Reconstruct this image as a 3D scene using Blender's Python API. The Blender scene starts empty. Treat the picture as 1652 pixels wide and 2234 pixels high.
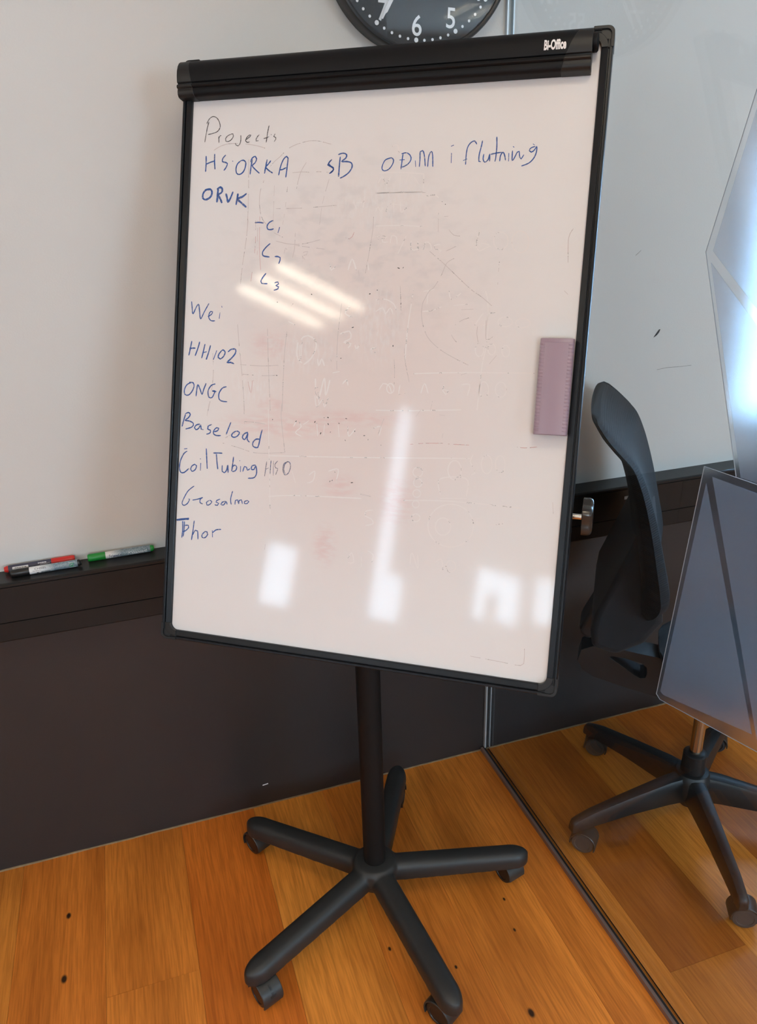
import bpy, bmesh, math, random, json
from mathutils import Vector, Matrix
PI = math.pi
random.seed(7)
SC = bpy.context.scene
COL = SC.collection

# ------------------------------------------------------------------ camera
cam_d = bpy.data.cameras.new('camera')
cam = bpy.data.objects.new('camera', cam_d)
COL.objects.link(cam)
fwd = Vector((0.282595, 0.880278, -0.381118)); rgt = Vector((0.948344, -0.316099, -0.026914)); upv = Vector((0.144163, 0.353826, 0.924134))
cam.matrix_world = Matrix((
    (rgt.x, upv.x, -fwd.x, -0.823369), (rgt.y, upv.y, -fwd.y, -1.640461), (rgt.z, upv.z, -fwd.z, 1.494607), (0, 0, 0, 1)))
cam_d.sensor_fit = 'VERTICAL'
cam_d.sensor_height = 24.0
cam_d.lens = 1703.281 / 2234.0 * 24.0
cam_d.clip_start = 0.02
SC.camera = cam
# ------------------------------------------------------------------ light and exposure
SC.view_settings.view_transform = 'Standard'
SC.view_settings.look = 'None'
SC.view_settings.gamma = 1.0
SC.view_settings.exposure = 0.10
SC.cycles.use_denoising = True
SC.cycles.max_bounces = 10
SC.cycles.diffuse_bounces = 5
SC.cycles.glossy_bounces = 5
SC.cycles.transmission_bounces = 8
SC.cycles.transparent_max_bounces = 16
SC.cycles.sample_clamp_indirect = 6.0
SC.cycles.caustics_refractive = True
SC.cycles.caustics_reflective = False
SKY = 16.5            # daylight outside the windows
TUBE = 24.0          # ceiling tubes
world = bpy.data.worlds.new('daylight')
SC.world = world
world.use_nodes = True
wn = world.node_tree.nodes; wl = world.node_tree.links
bg = wn['Background']
bg.inputs['Color'].default_value = (0.63, 0.82, 1.0, 1)
bg.inputs['Strength'].default_value = SKY

def portal(name, loc, rot, sx, sy):
    l = bpy.data.lights.new(name, 'AREA'); l.shape = 'RECTANGLE'; l.size = sx; l.size_y = sy
    l.cycles.is_portal = True
    o = bpy.data.objects.new(name, l); COL.objects.link(o); o.location = loc; o.rotation_euler = rot
    return o
YFRONT = -5.6
WX0, WX1, WZ0, WZ1 = 0.745, 2.75, 0.835, 1.62      # window in the back wall, beyond the glass
portal('daylight_back', ((WX0+WX1)/2, 0.16, (WZ0+WZ1)/2), (-PI/2, 0, 0), WX1-WX0, WZ1-WZ0)
portal('fill_front', (2.05, YFRONT-0.22, 1.595), (PI/2, 0, 0), 2.1, 1.51)  # portal for the added fill window on the right
portal('fill_front', (-1.6, YFRONT-0.22, 1.625), (PI/2, 0, 0), 1.2, 0.85)  # portal for the added fill window behind the camera
portal('daylight_left', (-3.78, -3.2, 1.85), (0, -PI/2, 0), 1.8, 3.9)

# ------------------------------------------------------------------ materials
def new_mat(name):
    m = bpy.data.materials.new(name); m.use_nodes = True
    return m, m.node_tree.nodes, m.node_tree.links, m.node_tree.nodes['Principled BSDF']

def mat(name, col, rough=0.5, metal=0.0, coat=0.0, coat_rough=0.05, bump=0.0, bscale=200.0, var=0.0, vscale=8.0, emis=None, strength=0.0, spec=0.5, sheen=0.0):
    m, n, l, p = new_mat(name)
    p.inputs['Base Color'].default_value = (*col, 1)
    p.inputs['Roughness'].default_value = rough
    p.inputs['Metallic'].default_value = metal
    p.inputs['Coat Weight'].default_value = coat
    p.inputs['Coat Roughness'].default_value = coat_rough
    p.inputs['Specular IOR Level'].default_value = spec
    p.inputs['Sheen Weight'].default_value = sheen
    tc = n.new('ShaderNodeTexCoord')
    if var > 0:
        t = n.new('ShaderNodeTexNoise'); t.inputs['Scale'].default_value = vscale; t.inputs['Detail'].default_value = 4
        l.new(tc.outputs['Object'], t.inputs['Vector'])
        mx = n.new('ShaderNodeMix'); mx.data_type = 'RGBA'
        mx.inputs[6].default_value = (*[c*(1-var) for c in col], 1); mx.inputs[7].default_value = (*[min(1, c*(1+var)) for c in col], 1)
        l.new(t.outputs['Fac'], mx.inputs[0]); l.new(mx.outputs[2], p.inputs['Base Color'])
    if bump > 0:
        t2 = n.new('ShaderNodeTexNoise'); t2.inputs['Scale'].default_value = bscale; t2.inputs['Detail'].default_value = 3
        l.new(tc.outputs['Object'], t2.inputs['Vector'])
        b = n.new('ShaderNodeBump'); b.inputs['Strength'].default_value = bump; b.inputs['Distance'].default_value = 0.001
        l.new(t2.outputs['Fac'], b.inputs['Height']); l.new(b.outputs['Normal'], p.inputs['Normal'])
    if emis:
        p.inputs['Emission Color'].default_value = (*emis, 1); p.inputs['Emission Strength'].default_value = strength
    return m

def schlick(n, l, f0, scale=1.0):
    g = n.new('ShaderNodeNewGeometry')
    d = n.new('ShaderNodeVectorMath'); d.operation = 'DOT_PRODUCT'
    l.new(g.outputs['Normal'], d.inputs[0]); l.new(g.outputs['Incoming'], d.inputs[1])
    def mth(op, a, b=None):
        x = n.new('ShaderNodeMath'); x.operation = op
        for i, v in enumerate((a, b)):
            if v is None: continue
            if isinstance(v, (int, float)): x.inputs[i].default_value = v
            else: l.new(v, x.inputs[i])
        return x.outputs[0]
    c = mth('ABSOLUTE', d.outputs['Value'])
    k = mth('POWER', mth('SUBTRACT', 1.0, c), 5.0)
    return mth('MULTIPLY', mth('ADD', mth('MULTIPLY', k, 1-f0), f0), scale)

def glass_mat(name, tint, f0=0.045, rough=0.0, scale=1.0):
    m, n, l, p = new_mat(name)
    n.remove(p)
    out = n['Material Output']
    tr = n.new('ShaderNodeBsdfTransparent'); tr.inputs['Color'].default_value = (*tint, 1)
    gl = n.new('ShaderNodeBsdfGlossy'); gl.inputs['Roughness'].default_value = rough
    mx = n.new('ShaderNodeMixShader')
    l.new(schlick(n, l, f0, scale), mx.inputs[0]); l.new(tr.outputs[0], mx.inputs[1]); l.new(gl.outputs[0], mx.inputs[2])
    l.new(mx.outputs[0], out.inputs['Surface'])
    return m

def film_mat(name, fac, colr, rough):
    # frosted decorative film: blurred transmission, milky scatter, soft sheen
    m, n, l, p = new_mat(name)
    n.remove(p)
    out = n['Material Output']
    gs = n.new('ShaderNodeBsdfRefraction'); gs.inputs['Roughness'].default_value = rough; gs.inputs['IOR'].default_value = 1.25
    gs.inputs['Color'].default_value = (0.985, 0.992, 1.0, 1)
    tl = n.new('ShaderNodeBsdfTranslucent'); tl.inputs['Color'].default_value = (*colr, 1)
    df = n.new('ShaderNodeBsdfDiffuse'); df.inputs['Color'].default_value = (*colr, 1)
    a = n.new('ShaderNodeMixShader'); a.inputs[0].default_value = 0.35
    l.new(tl.outputs[0], a.inputs[1]); l.new(df.outputs[0], a.inputs[2])
    b = n.new('ShaderNodeMixShader'); b.inputs[0].default_value = fac
    l.new(gs.outputs[0], b.inputs[1]); l.new(a.outputs[0], b.inputs[2])
    gl = n.new('ShaderNodeBsdfGlossy'); gl.inputs['Roughness'].default_value = 0.12
    c = n.new('ShaderNodeMixShader')
    l.new(schlick(n, l, 0.05), c.inputs[0]); l.new(b.outputs[0], c.inputs[1]); l.new(gl.outputs[0], c.inputs[2])
    l.new(c.outputs[0], out.inputs['Surface'])
    return m

M = {}
def wall_material():
    # pale plaster above, dark painted band below the cable trunking
    m, n, l, p = new_mat('painted_wall')
    tc = n.new('ShaderNodeTexCoord'); sp = n.new('ShaderNodeSeparateXYZ'); l.new(tc.outputs['Object'], sp.inputs[0])
    lt = n.new('ShaderNodeMath'); lt.operation = 'LESS_THAN'; lt.inputs[1].default_value = 0.70; l.new(sp.outputs['Z'], lt.inputs[0])
    ns = n.new('ShaderNodeTexNoise'); ns.inputs['Scale'].default_value = 3.0; ns.inputs['Detail'].default_value = 5; l.new(tc.outputs['Object'], ns.inputs['Vector'])
    a = n.new('ShaderNodeMix'); a.data_type = 'RGBA'; a.inputs[6].default_value = (0.62, 0.60, 0.565, 1); a.inputs[7].default_value = (0.655, 0.635, 0.60, 1); l.new(ns.outputs['Fac'], a.inputs[0])
    d = n.new('ShaderNodeMix'); d.data_type = 'RGBA'; d.inputs[6].default_value = (0.024, 0.0215, 0.0215, 1); d.inputs[7].default_value = (0.031, 0.0283, 0.028, 1); l.new(ns.outputs['Fac'], d.inputs[0])
    x = n.new('ShaderNodeMix'); x.data_type = 'RGBA'; l.new(lt.outputs[0], x.inputs[0]); l.new(a.outputs[2], x.inputs[6]); l.new(d.outputs[2], x.inputs[7])
    l.new(x.outputs[2], p.inputs['Base Color'])
    r = n.new('ShaderNodeMapRange'); r.inputs[3].default_value = 0.75; r.inputs[4].default_value = 0.42; l.new(lt.outputs[0], r.inputs[0]); l.new(r.outputs[0], p.inputs['Roughness'])
    t2 = n.new('ShaderNodeTexNoise'); t2.inputs['Scale'].default_value = 260; t2.inputs['Detail'].default_value = 4; l.new(tc.outputs['Object'], t2.inputs['Vector'])
    b = n.new('ShaderNodeBump'); b.inputs['Strength'].default_value = 0.22; b.inputs['Distance'].default_value = 0.0012
    l.new(t2.outputs['Fac'], b.inputs['Height']); l.new(b.outputs['Normal'], p.inputs['Normal'])
    return m
M['wall'] = wall_material()
M['ceiling'] = mat('ceiling_white', (0.74, 0.72, 0.69), 0.9, bump=0.2)
M['trunk'] = mat('dark_trunking', (0.018, 0.0175, 0.0175), 0.28, spec=0.22, var=0.1, bump=0.05, bscale=400)
M['trunk_top'] = mat('dark_trunking_top', (0.045, 0.042, 0.04), 0.3, coat=1.0, coat_rough=0.05)
M['sealant'] = mat('old_sealant', (0.26, 0.17, 0.09), 0.7, var=0.5, vscale=60)
M['silver'] = mat('grey_profile', (0.55, 0.60, 0.63), 0.35, metal=0.3)
M['bronze'] = mat('bronze_floor_rail', (0.22, 0.15, 0.13), 0.4, metal=0.4)
M['gasket'] = mat('black_gasket', (0.006, 0.006, 0.006), 0.5)
M['black'] = mat('black_plastic', (0.014, 0.0138, 0.0145), 0.42, bump=0.06, bscale=900)
M['black_alu'] = mat('black_anodised', (0.006, 0.0068, 0.009), 0.34, spec=0.32, bump=0.03, bscale=600)
M['clamp'] = mat('black_clamp', (0.006, 0.006, 0.007), 0.5, spec=0.2, bump=0.04, bscale=900)
M['cap'] = mat('charcoal_cap', (0.012, 0.0118, 0.012), 0.42, spec=0.4)
M['pole'] = mat('black_pole', (0.008, 0.008, 0.0082), 0.5, spec=0.18, bump=0.03, bscale=700)
M['base'] = mat('black_nylon', (0.020, 0.0195, 0.019), 0.46, bump=0.12, bscale=1400)
M['caster'] = mat('black_caster', (0.010, 0.010, 0.010), 0.35)
M['caster_hood'] = mat('grey_caster_hood', (0.026, 0.025, 0.023), 0.42)
M['tyre'] = mat('grey_tyre', (0.05, 0.048, 0.046), 0.6)
M['knob'] = mat('dark_knob', (0.06, 0.052, 0.046), 0.22, metal=0.5)
M['steel'] = mat('steel', (0.75, 0.72, 0.68), 0.2, metal=1.0)
M['chrome'] = mat('chair_column', (0.62, 0.52, 0.40), 0.18, metal=1.0)
M['white_ink'] = mat('white_print', (0.92, 0.88, 0.86), 0.5)
M['pale_ink'] = mat('pale_print', (0.86, 0.87, 0.88), 0.5)
M['clock_case'] = mat('clock_black_case', (0.016, 0.016, 0.017), 0.42)
M['dial'] = mat('clock_dial', (0.006, 0.0065, 0.007), 0.5, spec=0.2)
M['eraser'] = mat('mauve_plastic', (0.345, 0.245, 0.300), 0.30, bump=0.05, bscale=300)
M['felt'] = mat('grey_felt', (0.12, 0.11, 0.11), 0.95)
M['red'] = mat('red_plastic', (0.62, 0.022, 0.015), 0.35)
M['green'] = mat('green_plastic', (0.010, 0.26, 0.035), 0.35)
M['markblack'] = mat('black_marker_plastic', (0.008, 0.008, 0.008), 0.35)
M['chair_shell'] = mat('chair_plastic', (0.013, 0.0125, 0.0125), 0.45)
M['label_grey'] = mat('grey_label', (0.40, 0.40, 0.41), 0.4)
M['housing'] = mat('lamp_housing', (0.75, 0.75, 0.74), 0.4)
M['tube'] = mat('warm_tube', (0.9, 0.85, 0.75), 0.5, emis=(1.0, 0.90, 0.71), strength=TUBE)
M['glass'] = glass_mat('partition_glass', (0.93, 0.967, 0.985), f0=0.036)
M['window_glass'] = glass_mat('window_glass', (0.97, 0.98, 0.98), f0=0.03)
M['dimming_glass'] = glass_mat('dimming_glass', (0.74, 0.84, 0.93), f0=0.05)  # tint added to cut daylight from the back window
M['clock_glass'] = glass_mat('clock_glass', (0.99, 0.99, 0.99), f0=0.05)
M['film'] = film_mat('frosted_film', 0.16, (0.62, 0.70, 0.82), 0.26)
M['film_edge'] = film_mat('frosted_film_line', 0.03, (0.55, 0.62, 0.74), 0.22)

def fabric():
    m, n, l, p = new_mat('ribbed_charcoal_fabric')
    p.inputs['Base Color'].default_value = (0.009, 0.0125, 0.016, 1)
    p.inputs['Roughness'].default_value = 0.75
    p.inputs['Sheen Weight'].default_value = 0.05
    p.inputs['Specular IOR Level'].default_value = 0.22
    p.inputs['Sheen Roughness'].default_value = 0.4
    tc = n.new('ShaderNodeTexCoord')
    w = n.new('ShaderNodeTexWave'); w.bands_direction = 'Z'; w.inputs['Scale'].default_value = 70; w.inputs['Distortion'].default_value = 0.6
    l.new(tc.outputs['Object'], w.inputs['Vector'])
    ns = n.new('ShaderNodeTexNoise'); ns.inputs['Scale'].default_value = 900; l.new(tc.outputs['Object'], ns.inputs['Vector'])
    a = n.new('ShaderNodeMath'); a.operation = 'ADD'; l.new(w.outputs['Fac'], a.inputs[0]); l.new(ns.outputs['Fac'], a.inputs[1])
    b = n.new('ShaderNodeBump'); b.inputs['Strength'].default_value = 0.5; b.inputs['Distance'].default_value = 0.0015
    l.new(a.outputs[0], b.inputs['Height']); l.new(b.outputs['Normal'], p.inputs['Normal'])
    return m
M['fabric'] = fabric()
M['fabric_dark'] = mat('charcoal_back_fabric', (0.006, 0.0075, 0.010), 0.8, bump=0.4, bscale=900, sheen=0.05)

def board_material():
    m, n, l, p = new_mat('whiteboard_enamel')
    tc = n.new('ShaderNodeTexCoord')
    def noise(scale, detail, sx=1, sy=1, sz=1):
        mp = n.new('ShaderNodeMapping'); mp.inputs['Scale'].default_value = (sx, sy, sz); l.new(tc.outputs['Object'], mp.inputs['Vector'])
        t = n.new('ShaderNodeTexNoise'); t.inputs['Scale'].default_value = scale; t.inputs['Detail'].default_value = detail; l.new(mp.outputs[0], t.inputs['Vector'])
        return t.outputs['Fac']
    def ramp(src, a, b):
        r = n.new('ShaderNodeMapRange'); r.interpolation_type = 'SMOOTHSTEP'; r.inputs[1].default_value = a; r.inputs[2].default_value = b; l.new(src, r.inputs[0]); return r.outputs[0]
    def spot(cx, cy, rx, ry):
        mp = n.new('ShaderNodeMapping'); mp.inputs['Location'].default_value = (-cx/rx, -cy/ry, 0); mp.inputs['Scale'].default_value = (1/rx, 1/ry, 0)
        l.new(tc.outputs['Object'], mp.inputs['Vector'])
        ln = n.new('ShaderNodeVectorMath'); ln.operation = 'LENGTH'; l.new(mp.outputs[0], ln.inputs[0])
        r = n.new('ShaderNodeMapRange'); r.interpolation_type = 'SMOOTHSTEP'; r.inputs[1].default_value = 1.0; r.inputs[2].default_value = 0.15; l.new(ln.outputs['Value'], r.inputs[0]); return r.outputs[0]
    def mul(a, b):
        x = n.new('ShaderNodeMath'); x.operation = 'MULTIPLY'
        for i, v in enumerate((a, b)):
            if isinstance(v, float): x.inputs[i].default_value = v
            else: l.new(v, x.inputs[i])
        return x.outputs[0]
    def mix(f, c1, c2):
        x = n.new('ShaderNodeMix'); x.data_type = 'RGBA'; l.new(f, x.inputs[0])
        for i, c in ((6, c1), (7, c2)):
            if isinstance(c, tuple): x.inputs[i].default_value = (*c, 1)
            else: l.new(c, x.inputs[i])
        return x.outputs[2]
    clean = (0.81, 0.775, 0.76)
    c = mix(mul(spot(-0.02, -0.03, 0.37, 0.50), 0.95), clean, (0.765, 0.655, 0.62))          # rubbed-in pink ink residue
    c = mix(mul(mul(spot(-0.03, 0.17, 0.32, 0.24), ramp(noise(30, 6, 1, 1.6, 1), 0.45, 0.7)), 0.35), c, (0.56, 0.53, 0.53))   # grey wiping haze
    for cx, cy, rx, ry in ((-0.02, -0.085, 0.13, 0.018), (-0.14, -0.105, 0.16, 0.03), (-0.03, -0.2, 0.04, 0.03), (0.07, -0.215, 0.04, 0.06), (-0.17, 0.03, 0.05, 0.03), (-0.05, -0.3, 0.03, 0.05), (-0.16, -0.07, 0.04, 0.02)):
        c = mix(mul(mul(spot(cx, cy, rx, ry), ramp(noise(45, 5, 1, 3, 1), 0.3, 0.65)), 0.5), c, (0.74, 0.50, 0.48))
    for cx, cy, rx, ry in ((0.02, 0.07, 0.07, 0.1), (-0.11, 0.02, 0.1, 0.05), (-0.0, 0.26, 0.12, 0.06), (-0.2, -0.04, 0.07, 0.05)):
        c = mix(mul(mul(spot(cx, cy, rx, ry), ramp(noise(60, 6, 3, 1, 1), 0.4, 0.7)), 0.4), c, (0.82, 0.80, 0.79))
    l.new(c, p.inputs['Base Color'])
    p.inputs['Roughness'].default_value = 0.5
    p.inputs['Coat Weight'].default_value = 0.62
    p.inputs['Coat Roughness'].default_value = 0.060
    p.inputs['Specular IOR Level'].default_value = 0.1
    t2 = noise(240, 2)
    b = n.new('ShaderNodeBump'); b.inputs['Strength'].default_value = 0.035; b.inputs['Distance'].default_value = 0.0006
    l.new(t2, b.inputs['Height']); l.new(b.outputs['Normal'], p.inputs['Normal']); l.new(b.outputs['Normal'], p.inputs['Coat Normal'])
    return m
M['board'] = board_material()

def ink(name, col, alpha, scale=350.0, cover=0.5):
    # dry marker ink: streaky, partly see-through
    m, n, l, p = new_mat(name)
    out = n['Material Output']
    p.inputs['Base Color'].default_value = (*col, 1); p.inputs['Roughness'].default_value = 0.35
    tr = n.new('ShaderNodeBsdfTransparent'); mx = n.new('ShaderNodeMixShader')
    tc = n.new('ShaderNodeTexCoord'); t = n.new('ShaderNodeTexNoise'); t.inputs['Scale'].default_value = scale; t.inputs['Detail'].default_value = 4
    l.new(tc.outputs['Object'], t.inputs['Vector'])
    r = n.new('ShaderNodeMapRange'); r.inputs[1].default_value = cover-0.22; r.inputs[2].default_value = cover+0.12; r.inputs[3].default_value = alpha*0.5; r.inputs[4].default_value = alpha
    l.new(t.outputs['Fac'], r.inputs[0]); l.new(r.outputs[0], mx.inputs[0])
    l.new(tr.outputs[0], mx.inputs[1]); l.new(p.outputs[0], mx.inputs[2]); l.new(mx.outputs[0], out.inputs['Surface'])
    return m
M['ink_blue'] = ink('blue_ink', (0.015, 0.088, 0.34), 0.97)
M['ink_black'] = ink('black_ink', (0.020, 0.018, 0.022), 0.95)
M['ink_fade'] = ink('faded_blue_ink', (0.07, 0.10, 0.22), 0.85, cover=0.55)
def residue(name, col, cover, scale):
    # wiped ink: broken, opaque where it is left, with the gloss of the board
    m = ink(name, col, 1.0, scale, cover)
    for nd in m.node_tree.nodes:
        if nd.type == 'MAP_RANGE': nd.inputs[1].default_value = cover-0.02; nd.inputs[2].default_value = cover+0.02; nd.inputs[3].default_value = 0.0
        if nd.type == 'BSDF_PRINCIPLED': nd.inputs['Coat Weight'].default_value = 0.62; nd.inputs['Coat Roughness'].default_value = 0.07; nd.inputs['Specular IOR Level'].default_value = 0.1
    return m
M['ghost_grey'] = residue('erased_grey', (0.63, 0.55, 0.53), 0.45, 60)
M['ghost_red'] = residue('erased_red', (0.66, 0.42, 0.40), 0.46, 60)
M['ghost_white'] = residue('erased_white', (0.825, 0.765, 0.74), 0.40, 60)
M['speck'] = mat('old_ink_speck', (0.03, 0.04, 0.03), 0.6)
M['scuff'] = ink('wall_scuff', (0.12, 0.10, 0.10), 0.7, scale=160)
M['wall_speck'] = mat('black_wall_speck', (0.012, 0.012, 0.015), 0.6)

def floor_material():
    m, n, l, p = new_mat('oiled_oak_planks')
    at = n.new('ShaderNodeAttribute'); at.attribute_name = 'plank'; at.attribute_type = 'GEOMETRY'
    sp = n.new('ShaderNodeSeparateColor'); l.new(at.outputs['Color'], sp.inputs[0])     # R tone, G seed, B redness
    tc = n.new('ShaderNodeTexCoord')
    sd = n.new('ShaderNodeCombineXYZ'); l.new(sp.outputs[1], sd.inputs[0]); l.new(sp.outputs[1], sd.inputs[1])
    sc = n.new('ShaderNodeVectorMath'); sc.operation = 'SCALE'; sc.inputs['Scale'].default_value = 37.0; l.new(sd.outputs[0], sc.inputs[0])
    ad = n.new('ShaderNodeVectorMath'); ad.operation = 'ADD'; l.new(tc.outputs['Object'], ad.inputs[0]); l.new(sc.outputs[0], ad.inputs[1])
    def noise(vec, scale, detail, stretch, dist=0.0):
        mp = n.new('ShaderNodeMapping'); mp.inputs['Scale'].default_value = (1, stretch, 1); l.new(vec, mp.inputs['Vector'])
        t = n.new('ShaderNodeTexNoise'); t.inputs['Scale'].default_value = scale; t.inputs['Detail'].default_value = detail; t.inputs['Distortion'].default_value = dist
        l.new(mp.outputs[0], t.inputs['Vector']); return t.outputs['Fac']
    def mixc(f, a, b, blend='MIX'):
        x = n.new('ShaderNodeMix'); x.data_type = 'RGBA'; x.blend_type = blend
        if isinstance(f, float): x.inputs[0].default_value = f
        else: l.new(f, x.inputs[0])
        for i, c in ((6, a), (7, b)):
            if isinstance(c, tuple): x.inputs[i].default_value = (*c, 1)
            else: l.new(c, x.inputs[i])
        return x.outputs[2]
    def rng(src, a, b, c=0.0, d=1.0):
        r = n.new('ShaderNodeMapRange'); r.inputs[1].default_value = a; r.inputs[2].default_value = b; r.inputs[3].default_value = c; r.inputs[4].default_value = d; l.new(src, r.inputs[0]); return r.outputs[0]
    c = mixc(sp.outputs[0], (0.36, 0.093, 0.0125), (0.98, 0.37, 0.056))
    c = mixc(sp.outputs[2], c, (0.74, 0.185, 0.021))
    broad = noise(ad.outputs[0], 9, 3, 0.16, 0.4)
    c = mixc(rng(broad, 0.50, 0.68, 0.0, 0.55), c, mixc(1.0, c, (1.35, 1.42, 1.5), 'MULTIPLY'))
    c = mixc(rng(broad, 0.52, 0.34, 0.0, 0.55), c, mixc(1.0, c, (0.64, 0.58, 0.5), 'MULTIPLY'))
    # cathedral grain: distorted bands along the plank
    mp = n.new('ShaderNodeMapping'); mp.inputs['Scale'].default_value = (1.0, 0.10, 1.0); l.new(ad.outputs[0], mp.inputs['Vector'])
    w = n.new('ShaderNodeTexWave'); w.wave_type = 'BANDS'; w.bands_direction = 'X'; w.inputs['Scale'].default_value = 14; w.inputs['Distortion'].default_value = 9.0
    w.inputs['Detail'].default_value = 3; w.inputs['Detail Scale'].default_value = 1.1; l.new(mp.outputs[0], w.inputs['Vector'])
    c = mixc(rng(w.outputs['Fac'], 0.55, 0.95, 0.0, 0.30), c, mixc(1.0, c, (0.66, 0.56, 0.46), 'MULTIPLY'))
    fine = noise(ad.outputs[0], 260, 6, 0.05)
    c = mixc(rng(fine, 0.36, 0.58, 0.5, 0.0), c, mixc(1.0, c, (0.62, 0.52, 0.42), 'MULTIPLY'))
    # knots
    kn = None
    for kx, ky, kr in ((-1.12, -0.191, .011), (-1.124, -0.352, .013), (-0.465, -0.513, .007), (-0.179, -0.482, .006), (-0.194, -0.561, .006), (-0.25, -0.738, .013), (-0.349, -0.599, .006), (0.396, -0.18, .010), (-2.0, -0.9, .012), (-1.7, -1.6, .012)):
        mp2 = n.new('ShaderNodeMapping'); mp2.inputs['Scale'].default_value = (1, 0.6, 0); mp2.inputs['Location'].default_value = (-kx, -ky*0.6, 0); l.new(tc.outputs['Object'], mp2.inputs['Vector'])
        ln = n.new('ShaderNodeVectorMath'); ln.operation = 'LENGTH'; l.new(mp2.outputs[0], ln.inputs[0])
        ex = n.new('ShaderNodeMapRange'); ex.interpolation_type = 'SMOOTHSTEP'; ex.inputs[1].default_value = kr*0.62; ex.inputs[2].default_value = kr*0.25; l.new(ln.outputs['Value'], ex.inputs[0])
        if kn is None: kn = ex.outputs[0]
        else:
            mm = n.new('ShaderNodeMath'); mm.operation = 'MAXIMUM'; l.new(kn, mm.inputs[0]); l.new(ex.outputs[0], mm.inputs[1]); kn = mm.outputs[0]
    c = mixc(kn, c, (0.035, 0.012, 0.004))
    l.new(c, p.inputs['Base Color'])
    p.inputs['Roughness'].default_value = 0.42
    p.inputs['Specular IOR Level'].default_value = 0.4
    b = n.new('ShaderNodeBump'); b.inputs['Strength'].default_value = 0.25; b.inputs['Distance'].default_value = 0.0006
    l.new(fine, b.inputs['Height']); l.new(b.outputs['Normal'], p.inputs['Normal'])
    return m
M['floor'] = floor_material()

def marker_label(name, a, b, swirl):
    m, n, l, p = new_mat(name)
    tc = n.new('ShaderNodeTexCoord'); sp = n.new('ShaderNodeSeparateXYZ'); l.new(tc.outputs['Object'], sp.inputs[0])
    g = n.new('ShaderNodeMapRange'); g.inputs[1].default_value = a; g.inputs[2].default_value = b; l.new(sp.outputs['X'], g.inputs[0])
    v = n.new('ShaderNodeTexNoise'); v.inputs['Scale'].default_value = 170; v.inputs['Detail'].default_value = 2; v.inputs['Distortion'].default_value = 2.5; l.new(tc.outputs['Object'], v.inputs['Vector'])
    sw = n.new('ShaderNodeMix'); sw.data_type = 'RGBA'; sw.inputs[6].default_value = (0.13, 0.19, 0.23, 1); sw.inputs[7].default_value = (0.26, 0.33, 0.36, 1)
    r = n.new('ShaderNodeMapRange'); r.inputs[1].default_value = 0.42; r.inputs[2].default_value = 0.58; l.new(v.outputs['Fac'], r.inputs[0]); l.new(r.outputs[0], sw.inputs[0])
    x = n.new('ShaderNodeMix'); x.data_type = 'RGBA'; x.inputs[6].default_value = (0.78, 0.76, 0.74, 1); l.new(sw.outputs[2], x.inputs[7]); l.new(g.outputs[0], x.inputs[0])
    l.new(x.outputs[2], p.inputs['Base Color']); p.inputs['Roughness'].default_value = 0.3
    return m
M['label_black'] = marker_label('grey_blue_label', 0.055, 0.085, 1)
M['label_green'] = marker_label('grey_blue_label_fade', 0.045, 0.07, 1)
M['label_navy'] = mat('navy_label', (0.045, 0.045, 0.075), 0.35)
M['ink_navy'] = mat('navy_print', (0.012, 0.014, 0.09), 0.4)
M['ink_dark'] = mat('dark_print', (0.03, 0.03, 0.035), 0.4)
M['eco_green'] = mat('green_print', (0.02, 0.27, 0.10), 0.4)

# ------------------------------------------------------------------ mesh helpers
def link(name, me, parent=None):
    o = bpy.data.objects.new(name, me); COL.objects.link(o)
    if parent is not None: o.parent = parent
    return o

def obj(name, bm, mats, parent=None, smooth=None, bevel=0.0, segs=2, matrix=None):
    bmesh.ops.recalc_face_normals(bm, faces=bm.faces)
    me = bpy.data.meshes.new(name); bm.to_mesh(me); bm.free()
    for m in (mats if isinstance(mats, (list, tuple)) else [mats]): me.materials.append(m)
    o = link(name, me, parent)
    if matrix is not None: o.matrix_local = matrix
    if bevel > 0:
        md = o.modifiers.new('bevel', 'BEVEL'); md.width = bevel; md.segments = segs; md.limit_method = 'ANGLE'; md.angle_limit = math.radians(40)
    if smooth is not None:
        me.polygons.foreach_set('use_smooth', [True]*len(me.polygons))
        try: me.set_sharp_from_angle(angle=math.radians(smooth))
        except Exception: pass
    return o

def empty(name, loc, rz=0.0, label=None, cat=None):
    o = bpy.data.objects.new(name, None); COL.objects.link(o); o.location = loc; o.rotation_euler = (0, 0, rz); o.empty_display_size = 0.05
    if label: o['label'] = label
    if cat: o['category'] = cat
    return o

def tag(o, label, cat=None, group=None):
    o['label'] = label
    if cat: o['category'] = cat
    if group: o['group'] = group
    return o

def struct(o):
    o['kind'] = 'structure'; return o

def box(bm, x0, x1, y0, y1, z0, z1, mi=0):
    v = [bm.verts.new(p) for p in ((x0,y0,z0),(x1,y0,z0),(x1,y1,z0),(x0,y1,z0),(x0,y0,z1),(x1,y0,z1),(x1,y1,z1),(x0,y1,z1))]
    for f in ((0,3,2,1),(4,5,6,7),(0,1,5,4),(1,2,6,5),(2,3,7,6),(3,0,4,7)):
        bm.faces.new([v[i] for i in f]).material_index = mi
    return v

def loft(bm, rings, caps=True, closed=True, mi=0):
    rv = [[bm.verts.new(p) for p in r] for r in rings]
    n = len(rv[0])
    for a, b in zip(rv, rv[1:]):
        for i in range(n if closed else n-1):
            j = (i+1) % n
            bm.faces.new((a[i], a[j], b[j], b[i])).material_index = mi
    if caps:
        bm.faces.new(list(reversed(rv[0]))).material_index = mi; bm.faces.new(rv[-1]).material_index = mi
    return rv

def prism(bm, poly, fn, a, b, mi=0):
    """poly of 2D points, fn(p2, t) -> 3D, extruded from t=a to t=b"""
    return loft(bm, [[fn(p, a) for p in poly], [fn(p, b) for p in poly]], True, True, mi)

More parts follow.
